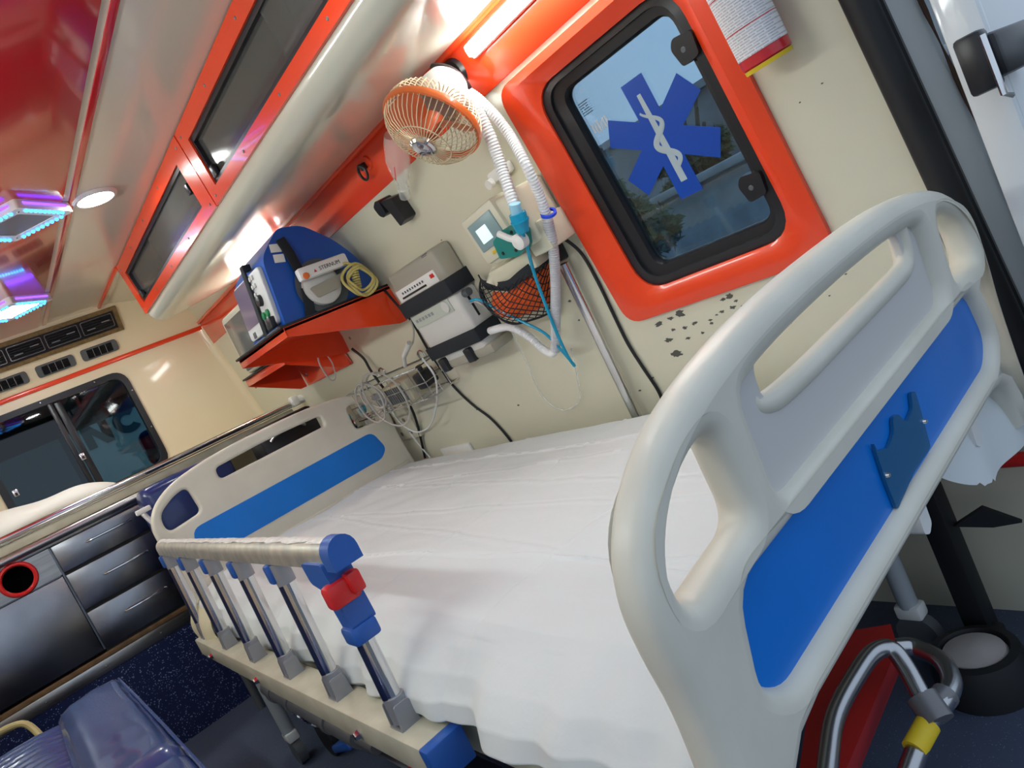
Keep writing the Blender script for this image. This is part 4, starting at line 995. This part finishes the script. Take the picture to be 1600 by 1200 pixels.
solo('orange_pack', m, ORBAG, 'orange fabric pack stuffed in the black net pocket', 'pack', frame=FN, ang=60)
# --- steel pole on the wall
st = thing('wall_pole', 'steel pole fixed upright on the wall beside the net pocket', 'pole', WF(1.37, .75), world=True)
a, b = at_wall(880, 412, .03), at_wall(987, 634, .03); d = (b - a)
obj('tube', MB().tube([a, b + d * .35], .0135, 14), CHROME, st)
obj('clamp', MB().box(at_wall(868, 395, .02), (.04, .04, .05), .006), BLACKP, st)
# --- wall fan
fan = thing('wall_fan', 'small wall fan with a cream wire cage and an orange rim', 'fan', T(1.06, 1.33, 1.40), world=True)
AX = V((-.724, .098, -.683)).normalized(); FC = at_wall(675, 194, .19)
FF = FR(FC, AX.cross(V((0, 0, 1))), AX.cross(V((0, 0, 1))).cross(AX) * -1)
if FF.to_3x3().col[2].dot(AX) < 0: FF = FR(FC, -AX.cross(V((0, 0, 1))), AX.cross(V((0, 0, 1))).cross(AX) * -1)
Rf = .108
obj('rim', MB().lathe([(Rf - .004, -.007), (Rf + .003, -.008), (Rf + .005, 0), (Rf + .003, .007), (Rf - .004, .007), (Rf - .004, -.007)], n=56).xf(FF), FANOR, fan)
cp = [(.020, .056), (.040, .058), (.062, .055), (.082, .046), (.097, .031), (.105, .014), (Rf, .0)]
m = MB()
for i in range(50):
    a = 2 * pi * i / 50; cs_ = V((math.cos(a), math.sin(a), 0)); m.tube([V((cs_.x * r, cs_.y * r, h)) for r, h in cp], .0011, 5)
m.tube([V(((.062) * math.cos(a), .062 * math.sin(a), .0555)) for a in [2 * pi * i / 40 for i in range(40)]], .0014, 5, closed=True)
o = obj('front_grille', m.xf(FF), FANWIRE, fan); o['kind'] = 'stuff'
m = MB()
for i in range(48):
    a = 2 * pi * i / 48; cs_ = V((math.cos(a), math.sin(a), 0)); m.tube([V((cs_.x * r, cs_.y * r, h)) for r, h in ((Rf, -.004), (.107, -.022), (.098, -.040), (.075, -.050), (.04, -.054))], .0013, 5)
o = obj('rear_grille', m.xf(FF), FANWIRE, fan); o['kind'] = 'stuff'
obj('hub_cap', MB().lathe([(.030, .054), (.030, .062), (.025, .066), (.018, .062), (.010, .062), (0, .066)], n=28).xf(FF), CHROME, fan)
for i in range(3):
    a = 2 * pi * i / 3 + .4
    def bl_(u, v):
        r = .02 + .076 * v; w = (.55 + .35 * math.sin(pi * v)) ; th = a + (u - .5) * w * 1.5; return V((r * math.cos(th), r * math.sin(th), .008 + (u - .5) * .040))
    obj('blade', MB().grid(bl_, 9, 8).xf(FF), FANBL, fan)
obj('spindle', MB().lathe([(.022, -.02), (.024, .024), (.018, .034), (0, .036)], n=20).xf(FF), FANBL, fan)
obj('motor_housing', MB().lathe([(.052, -.044), (.056, -.060), (.055, -.095), (.045, -.118), (.02, -.128), (0, -.129)], n=28).xf(FF), WHITEP, fan)
wm = WF(1.36, 1.505, .005)
m = MB().tube(spline([FF @ V((0, 0, -.11)), (FF @ V((0, 0, -.11))).lerp(wm @ V((0, 0, .04)), .5) + V((0, 0, -.01)), wm @ V((0, 0, .04)), wm @ V((0, 0, .0))], 6), .012, 10)
m.lathe([(0, .012), (.034, .010), (.040, 0)], wm.translation, WZ, n=20); obj('mount', m, BLACKP, fan)
solo('black_hose_loop', MB().tube(spline([at_wall(678, 106, .06), at_wall(697, 108, .07), at_wall(716, 120, .07), at_wall(731, 140, .06), at_wall(738, 160, .04)], 8), .011, 10), BLACKP, 'thick black cable loop behind the wall fan', 'cable')
# --- breathing hoses draped over the fan
hs_ = thing('breathing_hose', 'white corrugated breathing hose with a cyan water trap hanging from the fan', 'hose', T(at_wall(760, 210, .1)), 'corrugated breathing hoses', world=True)
obj('corrugated_tube', hose(MB(), [at_wall(648, 140, .05), at_wall(666, 128, .07), at_wall(698, 130, .08), at_wall(734, 156, .09), at_wall(762, 205, .10), at_wall(780, 252, .11), at_wall(795, 296, .13), at_wall(805, 325, .14)], .0145), HOSE, hs_)
p0, p1 = at_wall(804, 318, .15), at_wall(808, 336, .15); obj('end_cuff', MB().cyl(p0, p1, .0135, n=18), CYANL, hs_)
p0, p1, p2 = at_wall(808, 333, .15), at_wall(812, 344, .15), at_wall(817, 362, .15)
m = MB().cyl(p0, p1, .020, n=18); m.cyl(p1, p1 + (p1 - p0) * .2, .0225, n=18); m.cyl(p1, p2, .021, .015, n=18); obj('water_trap', m, CYAN, hs_, label='cyan water trap')
h2 = thing('breathing_hose', 'white corrugated breathing hose with a blue ring looping down to the suction unit', 'hose', T(at_wall(840, 300, .1)), 'corrugated breathing hoses', world=True)
obj('corrugated_tube', hose(MB(), [at_wall(690, 130, .05), at_wall(735, 146, .06), at_wall(768, 175, .07), at_wall(797, 212, .08), at_wall(822, 258, .11), at_wall(843, 305, .10), at_wall(856, 345, .09)], .0125), HOSE, h2)
obj('lower_tube', hose(MB(), [at_wall(855, 342, .09), at_wall(864, 385, .085), at_wall(868, 440, .08), at_wall(868, 500, .075), at_wall(868, 548, .07)], .0135, .006), HOSEG, h2)
obj('return_tube', hose(MB(), [at_wall(868, 545, .07), at_wall(862, 552, .06), at_wall(848, 545, .05), at_wall(825, 525, .05), at_wall(795, 511, .05), at_wall(762, 518, .05)], .0115, .006), HOSE, h2)
pa, pb = at_wall(848, 337, .092), at_wall(866, 330, .092); dd = (at_wall(856, 345, .09) - at_wall(852, 330, .095)).normalized(); cc = at_wall(857, 333, .092)
obj('blue_ring', MB().lathe([(.013, -.003), (.019, -.003), (.019, .003), (.013, .003)], cc, dd, n=24), mat('ring_blue', (.02, .08, .75), .3), h2)
def cable(name, px, r, m_, label, n=8, cat='cable'): return solo(name, MB().tube(spline([at_wall(*p) for p in px], n), r, 8), m_, label, cat)
cable('cyan_tube', [(815, 360, .15), (822, 380, .14), (834, 425, .12), (850, 470, .10), (872, 525, .09), (888, 558, .08), (898, 572, .07)], .0042, CYAN, 'cyan tube hanging from the water trap past the net pocket', cat='tube')
cable('cyan_tube', [(735, 470, .06), (748, 468, .07), (775, 482, .08), (815, 502, .08), (850, 520, .08), (875, 545, .075), (890, 562, .07)], .0038, CYAN, 'cyan tube running from the suction unit below the net pocket', cat='tube')
cable('clear_tube', [(733, 474, .055), (745, 472, .06), (765, 485, .05), (795, 510, .03), (820, 560, .015), (848, 620, .01), (880, 641, .01), (905, 625, .01), (902, 590, .012), (893, 545, .02)], .0022, CLEAR, 'thin clear tube looping down the wall below the suction unit', cat='tube')
cable('black_cable', [(598, 450, .02), (622, 478, .03), (645, 505, .01), (668, 545, .008), (690, 578, .006), (710, 605, .006), (738, 632, .006), (768, 655, .006), (795, 685, .006), (810, 710, .006)], .0042, BLACK, 'black cable running down the wall from the upper shelf behind the bed')
cable('black_cable', [(870, 370, .03), (886, 376, .02), (910, 398, .008), (935, 442, .006), (958, 490, .006), (980, 535, .006), (1003, 572, .006), (1028, 610, .006), (1040, 640, .006)], .0042, BLACK, 'black cable running down the wall between the pole and the side window')
cable('black_cable', [(550, 545, .02), (568, 560, .02), (580, 580, .03), (605, 612, .05), (632, 624, .05), (646, 645, .02), (655, 675, .012), (664, 715, .01)], .0052, BLACK, 'thick black cable passing under the wire basket to behind the bed')
# --- black ring hook, oxygen mask clip, white bracket
hk = thing('ring_hook', 'black ring hook on the orange band', 'hook', WF(1.885, 1.505, .004))
obj('base', MB().lathe([(.022, 0), (.020, .006), (0, .008)], (.016, .004, 0), n=18), ORANGE, hk); obj('arm', MB().box((.006, .002, .014), (.022, .020, .018), .005), BLACKP, hk)
obj('ring', MB().tube([V((.019 * math.cos(a), -.012 + .022 * math.sin(a), .022)) for a in [2 * pi * i / 26 for i in range(26)]], .0042, 8, closed=True), BLACKP, hk)
c = at_wall(628, 322); cl = thing('wall_clip', 'black plastic clip on the wall below the fan', 'clip', WF(c.y, c.z))
obj('jaw', MB().prism(rounded([(-.055, .010), (-.060, .040), (-.035, .052), (-.018, .045), (-.018, .005), (-.038, -.002)], .008), 0, .05), BLACKP, cl)
obj('body', MB().prism(rounded([(-.020, .042), (.038, .030), (.042, -.042), (.004, -.050), (-.004, -.005)], .007), 0, .045), BLACKP, cl)
m = MB().lathe([(.016, 0), (.017, .03), (.014, .034), (.015, .055), (.022, .065), (.030, .10), (.034, .125), (.030, .17), (.024, .20)], at_wall(633, 308, .035), (at_wall(625, 262, .05) - at_wall(634, 308, .035)).normalized(), n=20)
mk = solo('airway_piece', m, CLEAR, 'clear plastic airway piece hanging between the fan and the black clip', 'airway')
a = at_wall(632, 275, .06); b = at_wall(630, 255, .06); obj('red_mark', MB().tube([a + WZ * .032, b + WZ * .032], .0012, 5), REDP, mk)
c = at_wall(790, 268); t = thing('white_bracket', 'small white plastic hose bracket on the wall beside the window surround', 'bracket', WF(c.y, c.z))
obj('plate', MB().box((.0, .004, .015), (.075, .028, .03), .006), WHITEP, t); obj('nub', MB().cyl((-.03, -.006, .02), (-.03, -.006, .045), .012), WHITEP, t)
# --- wire basket with adapters and coiled tubing
c0, c1 = at_wall(560, 622, .07), at_wall(672, 570, .07); FBk = WF((c0.y + c1.y) / 2, .862)
bk = thing('wire_basket', 'small chrome wire basket on the wall above the headboard corner', 'basket', FBk)
hw = abs(c0.y - c1.y) / 2; dp = .12; hh = .055
for zt, nm in ((hh, 'top_ring'), (-hh, 'bottom_ring'), (0, 'middle_ring')):
    obj(nm, MB().tube([V((-hw, zt, .005)), V((hw, zt, .005)), V((hw, zt, dp)), V((-hw, zt, dp))], .0034 if zt else .002, 6, closed=True), CHROME, bk)
for i in range(9):
    x = -hw + 2 * hw * i / 8; obj('upright_wire', MB().tube([V((x, hh, dp)), V((x, -hh, dp)), V((x, -hh, .005))], .0019, 5), CHROME, bk)
for x in (-hw, hw):
    for z in (.04, .08): obj('upright_wire', MB().tube([V((x, hh, z)), V((x, -hh, z))], .0019, 5), CHROME, bk)
for x in (-.16, .16): obj('hanger', MB().tube(spline([V((x, hh, .005)), V((x, hh + .02, .004)), V((x + .02, hh + .03, .003)), V((x + .04, hh + .02, .004)), V((x + .04, hh, .005))], 4), .003, 6), CHROME, bk)
ad = thing('power_adapter', 'grey beige finned power adapter in the wire basket', 'adapter', FBk @ T(.07, -.010, .068))
obj('case', MB().box((0, 0, 0), (.19, .080, .085), .008), mat('adapter_shell', (.46, .43, .32), .5), ad)
for i in range(9): obj('fin', MB().box((-.062 + i * .0155, .0, .0445), (.005, .060, .006), .001), DKGREY, ad)
solo('black_charger', MB().box((0, 0, 0), (.055, .060, .065), .010).cyl((0, .03, 0), (.0, .05, .0), .010), BLACKP, 'black charger block at the rear end of the wire basket', 'charger', frame=FBk @ T(.215, .0, .058))
solo('grey_connector', MB().box((0, 0, 0), (.09, .06, .06), .015).cyl((-.04, 0, 0), (-.07, .02, .02), .012), GREYC, 'grey connector block at the forward end of the wire basket', 'connector', frame=FBk @ T(-.10, -.012, .06))
rnd = random.Random(11)
for i, (cx, cy, rx, ry, lb) in enumerate(((-.09, .01, .09, .075, 'coil of thin grey tubing over the forward end of the basket'), (.03, .0, .13, .10, 'wide loop of pale tubing hanging over the wire basket'), (-.04, .03, .07, .05, 'small tight coil of grey tubing in the middle of the basket'))):
    pts = []
    for k in range(22):
        a = 2 * pi * k / 17 + i; f = 1 + .10 * math.sin(k * .7 + i); pts.append(V((cx + rx * f * math.cos(a), cy + ry * f * math.sin(a) - .0005 * k, dp + .012 + .012 * math.sin(a * .5 + i) + .006 * i)))
    solo('tubing_coil', MB().tube(spline(pts, 4), .0035, 6), CABLEG, lb, 'tubing', frame=FBk)
cable('grey_lead', [(641, 500, .02), (646, 515, .03), (645, 535, .04), (637, 545, .06)], .003, CABLEG, 'grey lead hanging from the upper shelf to the clear connector')
p = at_wall(636, 548, .06); solo('inline_connector', MB().cyl(at_wall(640, 536, .06), at_wall(631, 556, .07), .010).cyl(at_wall(631, 556, .07), at_wall(633, 572, .07), .007), LTGREY, 'small clear inline connector above the wire basket', 'connector')
cable('white_tube', [(660, 560, .12), (680, 590, .10), (682, 630, .04), (672, 665, .02), (650, 675, .02), (625, 660, .02), (606, 632, .03)], .0032, HOSE, 'thin white tube looping below the wire basket', cat='tube')
cable('white_tube', [(640, 675, .02), (655, 695, .015), (672, 715, .01)], .0032, HOSE, 'short thin white tube disappearing behind the mattress', cat='tube')
# --- socket plates
c = at_wall(716, 702); t = thing('socket_plate', 'white socket plate low on the wall just above the mattress', 'socket', WF(c.y, c.z - .03)); obj('plate', MB().box((0, 0, .006), (.21, .10, .012), .004), WHITEP, t); obj('insert', MB().box((0, 0, .013), (.15, .05, .004), .002), CREAM2, t)
c = at_wall(628, 655); t = thing('gas_outlet_plate', 'pale gas outlet plate with small holes behind the headboard corner', 'outlet', WF(c.y, c.z)); obj('plate', MB().box((0, 0, .008), (.19, .17, .016), .004), CREAMM, t)
for i in range(2):
    for j in range(3): obj('hole', MB().lathe([(.009, .0155), (.009, .018), (.006, .0185), (.0, .0165)], (-.04 + .08 * i, -.055 + .055 * j, 0), n=14), SCREWM, t)
# --- oxygen flowmeters seen through the headboard opening
c = at_wall(556, 655, .05)
for i, (px, py, lb) in enumerate(((545, 660, 'clear oxygen flowmeter tube with green base behind the headboard opening'), (572, 652, 'oxygen flowmeter with blue knob and chrome body behind the headboard opening'))):
    c = at_wall(px, py, .05); t = thing('oxygen_flowmeter', lb, 'flowmeter', WF(c.y, c.z - .03, .0), 'oxygen flowmeters')
    obj('tube', MB().cyl((0, -.01, .05), (0, .10, .05), .016, n=16), CLEAR, t); obj('base', MB().box((0, -.02, .04), (.045, .03, .06), .006), GREEN if i == 0 else CHROME, t)
    obj('knob', MB().lathe([(.018, 0), (.018, .014), (.012, .018), (0, .018)], (.035, .055 + .02 * i, .05), (0, .3, 1), n=16), CYAN, t); obj('inlet', MB().cyl((.035, .04, .0), (.035, .04, .05), .009), CHROME, t); obj('yoke', MB().tube(spline([V((.035, .05, .05)), V((.05, .02, .05)), V((.02, -.02, .05))], 5), .007, 8), CHROME, t)
# --- fire extinguisher
c = at_wall(1205, 90, .045); cy_ = .648; t = thing('fire_extinguisher', 'small red fire extinguisher with a white printed label beside the side window', 'extinguisher', WF(cy_, 1.150, .052))
obj('cylinder', MB().lathe([(.0, 0), (.036, 0), (.042, .006), (.042, .26), (.034, .285), (.014, .30), (.014, .32)], axis=(0, 1, 0), n=32), EXTRED, t)
lab = MB()
def lb_(u, v): a = -pi * .62 + 1.24 * pi * u; return V((.0428 * math.sin(a), .022 + .20 * v, .0428 * math.cos(a)))
lab.grid(lb_, 24, 2); LM = mat('printed_label', (.78, .78, .80), .45); nt = LM.node_tree; b = nt.nodes['Principled BSDF']
tc = nt.nodes.new('ShaderNodeTexCoord'); br = nt.nodes.new('ShaderNodeTexBrick'); br.inputs['Scale'].default_value = 1; br.inputs['Brick Width'].default_value = .021; br.inputs['Row Height'].default_value = .0042; br.inputs['Mortar Size'].default_value = .0011
br.inputs['Color1'].default_value = (.20, .20, .26, 1); br.inputs['Color2'].default_value = (.30, .28, .34, 1); br.inputs['Mortar'].default_value = (.80, .80, .82, 1); nt.links.new(tc.outputs['Object'], br.inputs['Vector'])
nz = nt.nodes.new('ShaderNodeTexNoise'); nz.inputs['Scale'].default_value = 260; nt.links.new(tc.outputs['Object'], nz.inputs['Vector'])
mx = nt.nodes.new('ShaderNodeMix'); mx.data_type = 'RGBA'; mx.inputs['A'].default_value = (.80, .80, .82, 1); nt.links.new(nz.outputs['Fac'], mx.inputs['Factor']); nt.links.new(br.outputs['Color'], mx.inputs['B']); nt.links.new(mx.outputs['Result'], b.inputs['Base Color'])
lo = obj('label_sheet', lab, LM, t, label='white label with fine print')
for v in (.065, .125): 
    m = MB(); m.grid(lambda u, w: V((.0431 * math.sin(-pi * .62 + 1.24 * pi * u), v + .0016 * w, .0431 * math.cos(-pi * .62 + 1.24 * pi * u))), 24, 2); obj('red_rule', m, EXTRED, lo)
obj('foot_ring', MB().lathe([(.035, -.004), (.040, -.004), (.041, .003)], axis=(0, 1, 0), n=28), YTAPE, t); obj('valve', MB().box((0, .335, 0), (.03, .03, .03), .005), BLACKP, t); obj('wall_strap', MB().box((0, .15, -.035), (.05, .03, .03), .004), DKGREY, t)

# ================================================================ BENCH SEAT AT THE AISLE SIDE
be = thing('vinyl_bench', 'glossy blue vinyl bench seat with a pleated centre beside the aisle', 'seat', T(-.15, 2.0, 0), world=True)
obj('base', MB().box((-.175, 1.75, .17), (.48, 1.76, .34), .01), RISERB, be)
def bol(y0, y1):
    def f(u, v):
        y = y0 + (y1 - y0) * v; e = min(1, min(v, 1 - v) * (y1 - y0) / .03 + .02); s = e ** .5
        pr_ = [(.100, .345), (.103, .40), (.098, .435), (.080, .452), (.02, .456), (-.04, .452), (-.070, .440), (-.085, .425), (-.09, .36)]
        k = u * (len(pr_) - 1); i = min(int(k), len(pr_) - 2); t = k - i; x = pr_[i][0] + (pr_[i + 1][0] - pr_[i][0]) * t; z = pr_[i][1] + (pr_[i + 1][1] - pr_[i][1]) * t
        return V((x + .003 * noise.noise(V((y * 8, 0, 1))), y, .345 + (z - .345) * (.75 + .25 * s) + .003 * noise.noise(V((x * 20, y * 7, 2)))))
    return MB().grid(f, 33, 40)
obj('bolster', bol(1.695, 2.655), VINYLL, be, 60, label='smooth blue bolster'); obj('bolster', bol(.90, 1.685), VINYLL, be, 60)
def ple(u, v):
    y = 1.05 + 1.60 * v; x = -.40 + .32 * u; return V((x, y, +.402 + .024 * abs(math.sin((y * 1.0 + x * .12) * pi / .052)) ** .5 + .006 * noise.noise(V((x * 9, y * 6, 0))) - .012 * max(0, (u - .8) / .2)))
obj('pleated_pad', MB().grid(ple, 20, 200), VINYLL, be, 60, label='pleated blue centre pad')
obj('piping', MB().tube([V((.099, .92, .438)), V((.101, 1.4, .440)), V((.101, 1.9, .440)), V((.099, 2.3, .439)), V((.096, 2.65, .436))], .004, 6), VINYLL, be)
obj('handle', MB().tube(spline([V((-.30, 2.70, .36)), V((-.285, 2.74, .44)), V((-.24, 2.78, .462)), V((-.165, 2.78, .450)), V((-.14, 2.74, .40)), V((-.135, 2.66, .36))], 6), .010, 10), mat('cream_handle', (.55, .48, .22), .4), be, label='pale yellow tube handle')

# ================================================================ FOLDED AMBULANCE STRETCHER UNDER THE BED
sr = thing('ambulance_stretcher', 'folded ambulance stretcher with a red pad and steel tubes under the bed', 'stretcher', T(.65, 1.5, 0), world=True)
obj('pad', MB().box((.63, 1.60, .330), (.36, 1.70, .06), .018, seg=3), REDMAT, sr)
def Z(px, py, z): return at_z(px, py, z)
pq = [Z(*p, .325) for p in ((1225, 1290), (1250, 1195), (1262, 1110), (1332, 985), (1392, 975), (1402, 1012), (1325, 1195), (1290, 1290))]
m = MB(); n = len(pq); m.v = pq + [p + V((.01, .02, -.05)) for p in pq]; m.f = [tuple(range(n)), tuple(range(2 * n - 1, n - 1, -1))] + [(i, (i + 1) % n, n + (i + 1) % n, n + i) for i in range(n)]
obj('head_pad', m, REDMAT, sr, label='red vinyl end pad')
obj('front_loop', MB().tube(spline([Z(1288, 1260, .365), Z(1293, 1195, .367), Z(1305, 1120, .37), Z(1338, 1056, .37), Z(1365, 1020, .368), Z(1392, 1014, .362), Z(1415, 1042, .345), Z(1440, 1088, .325)], 6), .0115, 12), TUBEM, sr)
obj('outer_loop', MB().tube(spline([Z(1398, 1012, .31), Z(1430, 1012, .30), Z(1470, 1032, .295), Z(1487, 1065, .295), Z(1476, 1095, .30), Z(1455, 1120, .30), Z(1432, 1175, .29), Z(1405, 1250, .28)], 6), .0125, 12), TUBEM, sr)
a, b = Z(1440, 1088, .32), Z(1468, 1128, .30); obj('tee_joint', MB().cyl(a, b, .019, n=16).cyl(Z(1462, 1105, .30), Z(1478, 1085, .30), .016, n=14), PIPEG, sr)
a, b = Z(1450, 1132, .30), Z(1428, 1172, .293); obj('warning_tape', MB().cyl(a, b, .0140, n=16), YTAPE, sr, label='yellow warning tape')
for x in (.445, .815): obj('side_tube', MB().tube([V((x, .62, .30)), V((x, 2.44, .30))], .013, 10), TUBEM, sr)
for y in (.8, 1.3, 1.8, 2.3): obj('cross_tube', MB().tube([V((.445, y, .295)), V((.815, y, .295))], .010, 8), PIPEG, sr)
for x in (.455, .805):
    for (ya, yb) in ((.75, 1.55), (2.35, 1.55)):
        l = obj('leg', MB().tube([V((x, ya, .285)), V((x, yb, .12)), ], .012, 8), TUBEM, sr)
    for y in (.90, 2.2):
        l = obj('leg', MB().tube([V((x, y, .12)), V((x, y, .26))], .010, 8), REDP if x < .5 else PIPEG, sr); obj('wheel', MB().cyl((x - .013, y, .06), (x + .013, y, .06), .06, n=22), BLACK, l)
obj('under_rail', MB().tube([V((.455, .88, .125)), V((.455, 2.25, .125))], .011, 8), PIPEG, sr); obj('under_rail', MB().tube([V((.805, .88, .125)), V((.805, 2.25, .125))], .011, 8), PIPEG, sr)
# mechanism seen below the side rail
m = MB().cyl((.352, 2.06, .325), (.352, 1.46, .320), .022, n=16); m.cyl((.352, 1.46, .320), (.352, 1.38, .318), .014); 
for y in (2.0, 1.86, 1.62): m.cyl((.352, y, .323), (.352, y - .02, .323), .026, n=16)
gs = obj('gas_strut', m, PIPEG, sr, label='dark grey cylinder strut')
obj('red_side_bar', MB().box((.372, 1.80, .355), (.012, .70, .022), .003), REDP, sr); obj('side_plate', MB().box((.405, 1.50, .235), (.008, .55, .07), .003), LEGM, sr)
obj('red_catch', MB().box((.378, 1.28, .285), (.03, .05, .03), .005), REDP, sr); obj('linkage', MB().tube([V((.38, 1.95, .26)), V((.38, 1.60, .24)), V((.38, 1.35, .27))], .007, 8), PIPEG, sr)
obj('foot_pedal', MB().box((.385, 1.75, .20), (.03, .16, .02), .006, rot=RX(-18)), BLUEP, sr, label='blue foot pedal')
# spring coils near the strut
obj('spring', MB().tube([V((.372 + .012 * math.cos(i * .8), 1.98 - i * .0028, .255 + .012 * math.sin(i * .8))) for i in range(60)], .0025, 5), CHROME, sr)

# ================================================================ ITEMS AT THE REAR RIGHT CORNER
bp = thing('black_post', 'square black post on a round base with a white top by the wall foot', 'post', T(1.15, .665, 0), world=True)
obj('base_ring', MB().lathe([(.078, 0), (.080, .04), (.072, .075), (.058, .078), (.054, .066)], (1.135, .665, 0), n=36), BLACK, bp)
obj('base_cover', MB().lathe([(.056, .060), (.05, .074), (.02, .080), (0, .081)], (1.135, .665, 0), n=30), mat('dusty_white', (.50, .46, .44), .7, noise_amt=.2, noise_scale=12), bp, label='dusty white base cover')
obj('shaft', MB().box((1.245, .695, .22), (.042, .045, .44), .004), BLACK, bp); obj('foot_link', MB().box((1.20, .68, .03), (.10, .05, .05), .006), BLACK, bp)
obj('lever', MB().prism([(0, 0), (.055, .028), (.105, -.010), (.06, -.012)], -.006, .006).xf(FR((1.25, .675, .255), (.25, -.9, 0), (0, 0, 1))), BLACK, bp)
solo('red_bar', MB().tube([V((1.30, .74, .352)), V((1.30, .515, .352))], .013, 12), REDP, 'short red bar fixed low by the rear door opening', 'bar')
# open rear door, swung out to the side
rd = thing('rear_door', 'white rear door swung open with a black lock block', 'door', T(1.66, .40, 0), world=True)
obj('panel', MB().box((1.66, .405, .80), (.76, .045, 1.70), .015, seg=3), BODYW, rd)
c = at_y(1560, 85, .36); obj('lock_block', MB().box(c + V((.03, 0, 0)), (.20, .05, .060), .008).box(c + V((-.08, 0, .0)), (.03, .035, .078), .006), BLACKP, rd, label='black lock block')
obj('lock_pin', MB().tube([c + V((-.10, -.02, .03)), c + V((-.10, -.02, -.05)), c + V((-.075, -.02, -.056))], .004, 6), CHROME, rd)
obj('door_edge', MB().box((1.272, .395, .80), (.022, .055, 1.70), .008), BODYW, rd)
